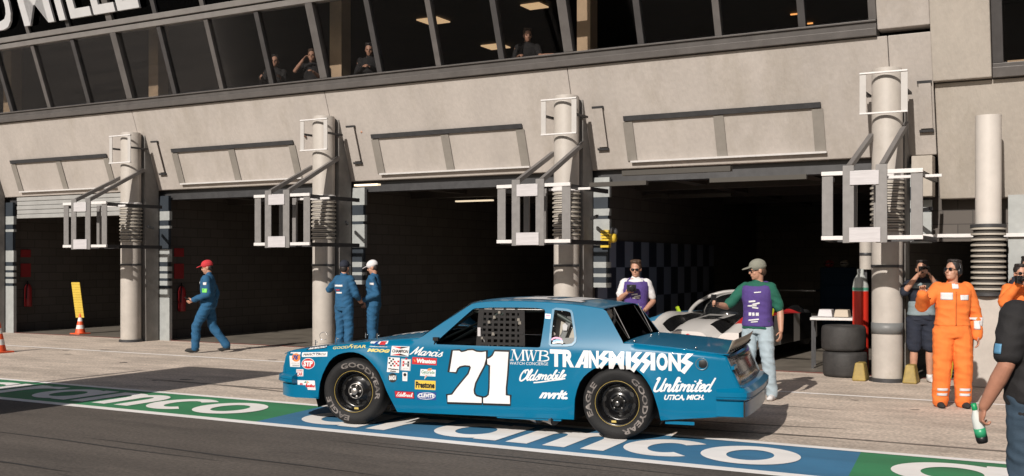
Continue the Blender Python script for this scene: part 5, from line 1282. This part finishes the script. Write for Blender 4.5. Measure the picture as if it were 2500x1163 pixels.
# behind the marshal: camera held to the face
p = person('person in a dark and grey shirt, black shorts and white shoes, camera at the face', gnd(2250, 934), d2r(18), dict(elR=(-.27, -.16, 1.30), wrR=(-.09, -.25, 1.56), elL=(.26, -.14, 1.26), wrL=(.08, -.27, 1.53)), 1.0, head=(-6, 0, 0), top=navy_c, sleeve=.45, bottom=navy_c, leg=.46, shoes=wshoe, hair=dark_h, seed=15, vox=.010, loose=.012)
b = MB(); torso(b, .036, .97, 1.17); mesh_obj('shirt_panel', bake(b, .011, 3, .006, 4), greyc, p['root'])
b = MB(); torso(b, .036, 1.36, 1.44); mesh_obj('shirt_yoke', bake(b, .011, 3, .004, 6), greyc, p['root'])
q = MB(); q.box(-.07, .07, -.035, .035, -.05, .05); q.lathe([(.036, 0), (.042, .02), (.042, .10), (.001, .10)], (0, -.135, 0), 'y', 18); o = tag(q.build('camera', blk, bevel=.006), 'black camera held to the face of the one in black shorts', 'camera'); in_hand(o, p, V(0, -.19, 1.63))
# right edge: one more orange suit, and a dark-haired one behind
p = person('person in orange at the right edge, half hidden by the black shirt, with camera raised', gnd(2490, 962), d2r(30), dict(elR=(-.28, -.12, 1.25), wrR=(-.16, -.28, 1.50), elL=(.26, -.12, 1.22), wrL=(.05, -.28, 1.45)), .97, head=(-10, 0, 0), top=oran, bottom=oran, shoes=shoe, hair=dark_h, glasses=sung, seed=17, vox=.010, loose=.02)
q = MB(); q.box(-.07, .07, -.035, .035, -.05, .05); q.lathe([(.036, 0), (.04, .1), (.001, .1)], (0, -.135, 0), 'y', 18); o = tag(q.build('camera', blk, bevel=.006), 'black camera raised by the person in orange at the right edge', 'camera'); in_hand(o, p, V(-.16, -.36, 1.56))
person('person with dark hair in a dark jacket at the far right edge', gnd(2508, 940), d2r(20), None, 1.03, head=(-20, 0, 0), top=navy_c, bottom=navy_c, shoes=shoe, hair=dark_h, seed=19, vox=.011, loose=.01)
# foreground, cut by the right edge
cx_, cz_ = (2540 - 1250) / FPX * 6.5, 6.5
fg = Vector((cx_ * UX + UZ * cz_, cx_ * -UZ + UX * cz_, .004))
p = person('person in a black T-shirt and jeans at the right edge, carrying a small bottle', fg, d2r(29 + 192), dict(elL=(.255, .03, 1.12), wrL=(.315, -.10, .85), elR=(-.25, .03, 1.12), wrR=(-.26, -.08, .88), shx=.19), 1.0, head=(5, 5, 0), top=blkc, sleeve=.40, bottom=djean, shoes=shoe, hair=dark_h, seed=21, vox=.0065, sk=skin_t, fat=1.10, armk=1.2, loose=.016, hem=.80, hands={'L': ((.10, -.25, -1), (-.2, -1, .1), (-1, 0, 0), .85)})
patch(p, 'shirt', (.9, .03, 1.215), (-1, 0, 0), .06, .06, mat('sleeve_badge', (.10, .26, .42), .6), nx=4, ny=4)
b = MB(); b.lathe([(.001, -.13), (.030, -.13), (.034, -.12), (.034, -.05), (.031, .03), (.016, .07), (.014, .085)], n=18); b.lathe([(.0345, -.10), (.0352, -.10), (.0352, -.04), (.0345, -.04)], n=18, mi=1)
o = MB(); o.v, o.f, o.m, o.sm = b.v, b.f, b.m, b.sm
bt = thing('bottle', 'small white and green bottle in the hand of the one in the black T-shirt', 'bottle')
o.build('bottle_body', [mat('bottle_white', (.62, .66, .64), .25), mat('bottle_green', (.03, .30, .14), .35)], bt); MB().lathe([(.016, .075), (.017, .08), (.017, .115), (.001, .118)], n=16).build('bottle_cap', mat('cap_green', (.01, .28, .10), .4), bt)
MB().lathe([(.001, -.135), (.031, -.135), (.035, -.12), (.0355, -.095), (.034, -.094)], n=18).build('bottle_base', blk, bt)
in_hand(bt, p, p['wr']['L'] + V(.005, -.055, -.10), (0, .26, 0))
# the driver, seated behind the net
drz = math.atan2(-_A.x, _A.y)
def carw(a, y, z): q = FW + _A * a + _B * y; return Vector((q.x, q.y, .008 + z))
p = person('person in black racing overalls and helmet at the wheel behind the window net', carw(2.08, .56, -.44), drz, dict(knL=(.12, -.48, 1.00), knR=(-.12, -.48, 1.00), anL=(.12, -.85, .80), anR=(-.12, -.85, .80), elL=(.28, -.18, 1.18), wrL=(.14, -.52, 1.32), elR=(-.28, -.18, 1.18), wrR=(-.14, -.52, 1.32)), .93, lean=(0, .18), head=(0, 0, 0), top=blkc, bottom=blkc, shoes=shoe, seed=23, vox=.011)
b = MB(); b.ball(p['H'](0, .0, .01), (.125, .145, .140), 20, 14); mesh_obj('helmet', bake(b, .012, 2), mat('helmet_black', (.012, .012, .013), .15, coat=.6), p['root'])
b = MB(); b.ball(p['H'](0, -.02, .015), (.122, .132, .045), 20, 10); b.build('visor', sung, p['root'])
patch(p, 'overalls', (.8, .06, 1.34), (-1, 0, 0), .06, .05, mat('green_badge', (.05, .35, .18), .6)); patch(p, 'overalls', (.8, .05, 1.24), (-1, 0, 0), .05, .03, whit_c)
# onlookers behind the glass upstairs
def upstairs(px, py, d, label, pose, rz=29, **k):
    q = fas(px, py, -d); return person(label, (q.x, q.y, 4.21), d2r(rz), pose, 1.0, bottom=navy_c, vox=.013, **k)
upstairs(672, 215, .55, 'person in dark clothes resting both hands on the window ledge upstairs', dict(elL=(.22, -.15, 1.16), wrL=(.20, -.38, 1.24), elR=(-.22, -.15, 1.16), wrR=(-.20, -.38, 1.24)), top=blkc, hair=dark_h, seed=31)
upstairs(762, 190, .50, 'person upstairs by the window post with one arm lifted to the face', dict(elR=(-.30, -.20, 1.30), wrR=(-.12, -.26, 1.52), elL=(.24, -.15, 1.14), wrL=(.10, -.40, 1.25)), top=blkc, sleeve=.4, hair=brown_h, seed=33)
upstairs(902, 180, .55, 'person in black upstairs looking down with hands together on the ledge', dict(elL=(.22, -.12, 1.16), wrL=(.05, -.38, 1.24), elR=(-.22, -.12, 1.16), wrR=(-.05, -.38, 1.25)), head=(0, 12, 0), top=blkc, hair=dark_h, seed=35)
upstairs(1288, 130, .95, 'person in dark clothes upstairs leaning one forearm along the window ledge', dict(elL=(.22, -.30, 1.20), wrL=(.46, -.36, 1.22), elR=(-.24, -.1, 1.15), wrR=(-.15, -.35, 1.20)), head=(10, 10, 0), top=blkc, sleeve=.4, hair=brown_h, seed=37)

# ------------------------------------------------------------------ things in and before the garages
def onX(x, y, X):
    r = ray(x, y); return CAM + r * (X / r.x)
def at(px, Z, z=0.004):                                # point straight below pixel column px, Z metres in front of the camera
    c = (px - 1250) / FPX * Z; return Vector((c * UX + UZ * Z, c * -UZ + UX * Z, z))
coneo = mat('cone_orange', (.72, .10, .03), .5, var=.12); conew = mat('cone_white', (.68, .66, .64), .5); ylw = mat('yellow_plastic', (.62, .43, .04), .5, var=.15)
def cone_thing(label, loc, h=.52):
    t = thing('traffic_cone', label, 'traffic cone', loc); t.scale = (h / .52,) * 3
    MB().box(-.17, .17, -.17, .17, 0, .03).build('base', coneo, t, bevel=.01)
    R_ = lambda z: .125 - .20 * z
    b = MB(); zz = [.03, .13, .22, .31, .40, .50]
    for i in range(5): b.lathe([(R_(zz[i]), zz[i]), (R_(zz[i + 1]), zz[i + 1])], n=24, mi=i % 2)
    b.disc((0, 0, .50), R_(.50), (0, 0, 1)); b.build('body', [coneo, conew], t); return t
p = gnd(196, 816); cone_thing('orange and white cone with a yellow board standing in it', p)
t = thing('yellow_board', 'striped yellow board leaning out of the traffic cone by the left garage', 'board', (p.x, p.y, .40)); b = MB()
for k in range(14): b.hexa([(-.10 - .008 * k, -.02, k * .061), (.10 - .008 * k, -.02, k * .061), (.10 - .008 * k, .02, k * .061), (-.10 - .008 * k, .02, k * .061)], [(-.108 - .008 * k, -.02, k * .061 + .057), (.092 - .008 * k, -.02, k * .061 + .057), (.092 - .008 * k, .02, k * .061 + .057), (-.108 - .008 * k, .02, k * .061 + .057)])
b.build('panel', ylw, t)
t.rotation_euler = (0, 0, .5)
cone_thing('orange and white cone cut by the left edge of the picture', gnd(-4, 862), .62)
# stacked tyres
def tyre_thing(label, loc, rz):
    t = thing('tyre', label, 'tyre', loc, rz, 'tyres stacked beside the column')
    MB().lathe([(.20, .02), (.27, .0), (.31, .012), (.325, .05), (.328, .19), (.325, .33), (.31, .372), (.27, .385), (.20, .365), (.20, .02)], n=48).build('rubber', mat('slick_rubber', (.032, .030, .029), .7, var=.35, vscale=6, bump=.2, bscale=30), t)
    MB().lathe([(.198, .10), (.10, .16), (.001, .17)], n=32).build('rim', mat('rim_grey', (.10, .10, .105), .35, metal=.7), t); return t
q = at(2063, 16.2)
tyre_thing('black slick tyre on the ground under another, beside the column', (q.x, q.y, .005), 0); tyre_thing('black slick tyre lying on top of the other tyre, beside the column', (q.x - .02, q.y, .395), .6)
# gas bottle
q = at(2101, 17.0); t = thing('gas_bottle', 'tall red gas bottle with a grey top behind the stacked tyres', 'gas bottle', q)
MB().lathe([(.001, 0), (.12, 0), (.125, .02), (.125, 1.26), (.125, 1.27)], n=24).build('cylinder', mat('bottle_red', (.62, .035, .02), .35, var=.08), t)
MB().lathe([(.125, 1.272), (.124, 1.34), (.10, 1.46), (.05, 1.54), (.05, 1.62), (.001, 1.63)], n=24).build('shoulder', mat('bottle_grey', (.45, .47, .45), .4), t)
MB().lathe([(.1262, 1.285), (.1262, 1.33)], n=24).build('green_band', mat('band_green', (.10, .32, .22), .4), t)
t = thing('pipe', 'short cream pipe standing just left of the column with the white square frame', 'pipe', at(2114, 17.3, 1.62)); MB().lathe([(.001, 0), (.10, 0), (.10, .50), (.001, .50)], n=20).build('tube', colm, t, sharp=40); MB().lathe([(.102, .22), (.106, .23), (.106, .26), (.102, .27)], n=20).build('joint', steeld, t); MB().box(-.02, .02, -.02, .02, -1.615, 0).build('stem', steeld, t)
# table, cabinet and what lies on them
q = at(2045, 17.5); t = thing('table', 'white topped work table behind the stacked tyres', 'table', q, d2r(10))
MB().box(-.42, .42, -.3, .3, .79, .83).build('table_top', whit_c if False else whites, t, bevel=.005)
for x in (-.38, .38):
    for y in (-.26, .26): MB().box(x - .02, x + .02, y - .02, y + .02, 0, .789).build('leg', steeld, t)
for i, (dx, m_, lb) in enumerate(((-.18, plate, 'pale box on the work table, the left one'), (.08, mat('box_beige', (.45, .38, .3), .6), 'beige box on the work table, the right one'))):
    tag(MB().hexa([(q.x + dx - .12, q.y - .12, .84), (q.x + dx + .12, q.y - .12, .84), (q.x + dx + .12, q.y + .1, .84), (q.x + dx - .12, q.y + .1, .84)], [(q.x + dx - .10, q.y - .10, .96), (q.x + dx + .10, q.y - .10, .96), (q.x + dx + .10, q.y + .1, .96), (q.x + dx - .10, q.y + .1, .96)]).build('box', m_, bevel=.01), lb, 'box')
q = at(2046, 22.6); t = thing('tool_cabinet', 'dark blue tool cabinet in the shade of the right garage', 'cabinet', q, d2r(12)); cabm = mat('cabinet_blue', (.004, .016, .036), .75, var=.1, spec=.15)
MB().box(-.36, .36, -.25, .25, .08, 1.62).build('carcass', cabm, t, bevel=.01)
for k in range(5): MB().box(-.29, .29, -.268, -.252, .15 + k * .28, .40 + k * .28).build('drawer', cabm, t, bevel=.006)
for i, (dx, m_, lb) in enumerate(((-.18, mat('helmet_red', (.22, .03, .035), .4), 'red helmet on top of the dark blue cabinet'), (.14, mat('helmet_white', (.30, .28, .25), .4), 'white helmet on top of the dark blue cabinet'))):
    t = thing('helmet', lb, 'helmet', (q.x + dx, q.y, 1.62)); t.scale = (.85, .85, .72); MB().ball((0, 0, .115), (.115, .135, .115), 18, 12).build('shell', m_, t); b = MB(); b.ball((0, -.025, .12), (.108, .118, .036), 18, 8); b.build('visor', sung, t)
# yellow reel on the door rail
q = onY(1478, 582, 16.78); t = thing('hose_reel', 'yellow box with a round knob fixed to the rail before the chequered wall', 'reel', q)
b = MB()
for k in range(6): b.box(-.07, .08, -.05, .05, -.16 + k * .052, -.12 + k * .052)
b.build('housing', ylw, t); b = MB(); b.lathe([(.001, -.06), (.07, -.05), (.08, 0), (.07, .05), (.001, .06)], (.14, 0, .0), 'x', 18); b.build('knob', ylw, t); MB().ball((.12, .06, .10), (.09, .05, .09), 12, 8).build('mount', steeld, t)
# fire extinguishers and red plates at the left bays
for X, px, lb in ((-23.9, 62, 'red fire extinguisher on the wall of the leftmost garage'), (-18.57, 436, 'red fire extinguisher on the wall behind the walker with the red cap')):
    q = onX(px, 760, X + .11); t = thing('fire_extinguisher', lb, 'extinguisher', (q.x + .10, q.y, .62))
    MB().lathe([(.001, 0), (.085, 0), (.09, .02), (.09, .46), (.06, .54), (.02, .57), (.001, .58)], n=20).build('tank', mat('ext_red', (.36, .025, .03), .4), t); MB().tube([(0, 0, .58), (.02, -.03, .64), (.05, -.06, .5), (.06, -.09, .2)], .014, 8).build('hose', blk, t)
    for z0, z1 in ((1.36, 1.70), (1.86, 2.05)): b = MB(); b.box(X + .112, X + .13, q.y - .14, q.y + .14, z0, z1); tag(b.build('red_plate', mat('plate_red', (.34, .03, .035), .5)), ('large' if z0 < 1.5 else 'small') + ' red plate on the wall above the ' + ('leftmost' if X < -20 else 'other') + ' extinguisher', 'sign')
# yellow trestle behind the orange suit
q = at(2392, 15.6); t = thing('trestle', 'yellow folding trestle to the right of the orange marshal', 'trestle', q, d2r(25))
for dx in (-.34, .34):
    for s in (-1, 1): MB().beam((dx, .32 * s, 0), (dx, .03 * s, .68), .07, .03).build('leg', ylw, t)
MB().box(-.5, .5, -.03, .03, .66, .76).build('bar', ylw, t)
# pieces of kit deep in the third garage
kit = mat('kit_blue', (.02, .07, .09), .5); kitr = mat('kit_red', (.20, .02, .04), .5)
for (px, py, Z, w_, h_, m_, nm, lb) in ((993, 712, 24.5, .18, .22, mat('screen_teal', (.02, .12, .16), .3), 'monitor', 'small teal screen standing in the dark of the second garage'), (1068, 708, 25, .26, .30, mat('paper_grey', (.13, .13, .13), .6), 'monitor', 'grey panel on a stand deep in the second garage')):
    q = at(px, Z); z = EYE - (py - HY) * Z / FPX; t = thing(nm, lb, 'screen', q, d2r(29)); MB().box(-w_ / 2, w_ / 2, -.03, .03, z - h_ / 2, z + h_ / 2).build('panel', m_, t, bevel=.006); MB().box(-.02, .02, -.02, .02, .02, z - h_ / 2).build('stem', steeld, t); MB().box(-.18, .18, -.14, .14, 0, .02).build('foot', steeld, t)
q = at(965, 23.5); t = thing('crate', 'dark red crate on a stand in the shade beside the pair in blue', 'crate', q, .3); MB().box(-.3, .3, -.22, .22, .62, .86).build('tub', kitr, t, bevel=.02); MB().box(-.25, .25, -.2, .2, 0, .62).build('stand', steeld, t, bevel=.01)
# low sports prototype parked nose-out in the right hand garage
t = thing('prototype_car', 'low white and black sports prototype parked nose out in the right garage', 'race car', (-6.05, 19.35, .15), d2r(-2))
pw = mat('proto_white', (.60, .58, .56), .3, coat=.6); pk_ = mat('proto_black', (.012, .012, .013), .25, coat=.5); pr_ = mat('proto_red', (.55, .03, .03), .35, coat=.4); pb_ = mat('proto_blue', (.05, .25, .45), .35, coat=.4)
def ph(x, y):
    ax = abs(x); h = .56 + .10 * math.exp(-((y + .2) / 1.4) ** 2)
    if y < -1.6: h -= .14 * ((-1.6 - y) / .75) ** 1.6
    if y > 1.9: h -= .12 * (y - 1.9) / .4
    for fy in (-1.35, 1.35): h += (.10 if fy < 0 else .18) * math.exp(-((ax - .74) / .17) ** 2) * math.exp(-((y - fy) / .55) ** 2)
    h -= .16 * math.exp(-((ax - .48) / .14) ** 2) * (1 if y < -.5 else 0) * min(1, (-.5 - y) / .5)
    return h
xs = [-.98 + 1.96 * i / 40 for i in range(41)]; ys = [-2.35 + 4.7 * j / 48 for j in range(49)]
b = MB(); rows = [[(x * (1 - .10 * max(0, (-y - 1.7) / .65) ** 2), y, ph(x, y)) for x in xs] for y in ys]; vs = [p for r in rows for p in r]
for j in range(48):
    for i in range(40):
        xm, ym = xs[i] + .02, ys[j] + .05; ax = abs(xm)
        mi = 0
        if ym > -.45 and ax < .70: mi = 1
        elif ym > .9: mi = 1
        elif ym < -1.95: mi = 0
        elif ax > .70: mi = (3 if ax > .80 else 0) if xm < 0 else (2 if ym < 1.2 else 1)
        elif .24 < ax < .64 and ym < -.5: mi = 1
        elif ax < .14 and -1.6 < ym < -1.0: mi = 1
        b.f.append((j * 41 + i, j * 41 + i + 1, (j + 1) * 41 + i + 1, (j + 1) * 41 + i)); b.m.append(mi); b.sm.append(True)
b.v = vs
for side in (0, 40):
    o = len(b.v)
    for j in range(49): b.v += [vs[j * 41 + side], (vs[j * 41 + side][0], ys[j], .12)]
    for j in range(48): b.f.append((o + 2 * j, o + 2 * j + 1, o + 2 * j + 3, o + 2 * j + 2)); b.m.append(0 if j % 12 in (4, 5, 6, 7) else 1); b.sm.append(False)
o = len(b.v)
for i in range(41): b.v += [vs[i], (vs[i][0], ys[0], .22)]
for i in range(40): b.f.append((o + 2 * i, o + 2 * i + 1, o + 2 * i + 3, o + 2 * i + 2)); b.m.append(0); b.sm.append(False)
b.build('body', [pw, pk_, pr_, pb_], t)
b = MB(); b.ball((0, .45, .60), (.72, 1.2, .46), 28, 14); b.build('cockpit', mat('proto_glass', (.010, .011, .012), .06, coat=.8), t)
b = MB(); b.tube([(.76 * math.cos(a), -.40 + .55 * math.sin(a) * .8, .62 + .42 * math.sin(a)) for a in [PI * k / 20 for k in range(21)]], .038, 10); b.build('screen_frame', mat('proto_grey', (.35, .34, .33), .35), t)
MB().box(-.98, .98, -2.50, -2.0, .15, .19).build('splitter', pr_, t, bevel=.008)
b = MB(); b.disc((0, -2.36, .34), .05, (0, -1, 0), 20, 0); b.build('nose_badge', pr_, t, solid=.004)
for s in (-1, 1): MB().beam((s * .08, -2.355, .345), (s * .42, -2.352, .345), .006, .012).build('nose_stripe', pk_, t); MB().beam((s * .84, -.58, .56), (s * .90, -.64, .76), .06, .05).build('mirror', mat('lime_paint', (.45, .60, .03), .4), t)
for s in (-1, 1):
    for y in (-1.35, 1.4):
        w_ = thing('wheel', None, None); w_.parent = t; w_.location = (s * .82, y, .34)
        MB().lathe([(.2, -.15), (.3, -.155), (.335, -.12), (.34, 0), (.335, .12), (.3, .155), (.2, .15)], axis='x', n=36).build('tyre', rubber, w_); MB().lathe([(.2, -.12), (.19, .10), (.05, .08), (.001, .08)] if s > 0 else [(.2, .12), (.19, -.10), (.05, -.08), (.001, -.08)], axis='x', n=36).build('rim', mat('rim_dark', (.06, .06, .06), .3, metal=.6), w_)
b = MB(); b.box(-.9, .9, 2.15, 2.5, 1.0, 1.03); b.build('rear_wing', pk_, t)
b = MB(); b.hexa([(-.34, -1.52, .60), (.34, -1.52, .60), (.30, -1.0, .64), (-.30, -1.0, .64)], [(-.34, -1.52, .604), (.34, -1.52, .604), (.30, -1.0, .644), (-.30, -1.0, .644)]) if False else None
for x in (-.6, .6):
    for y in (-1.75, 1.7): MB().lathe([(.001, -.146), (.05, -.146), (.05, -.14), (.022, -.135), (.022, .2)], (x, y, 0), n=12).build('air_jack', chrome, t)
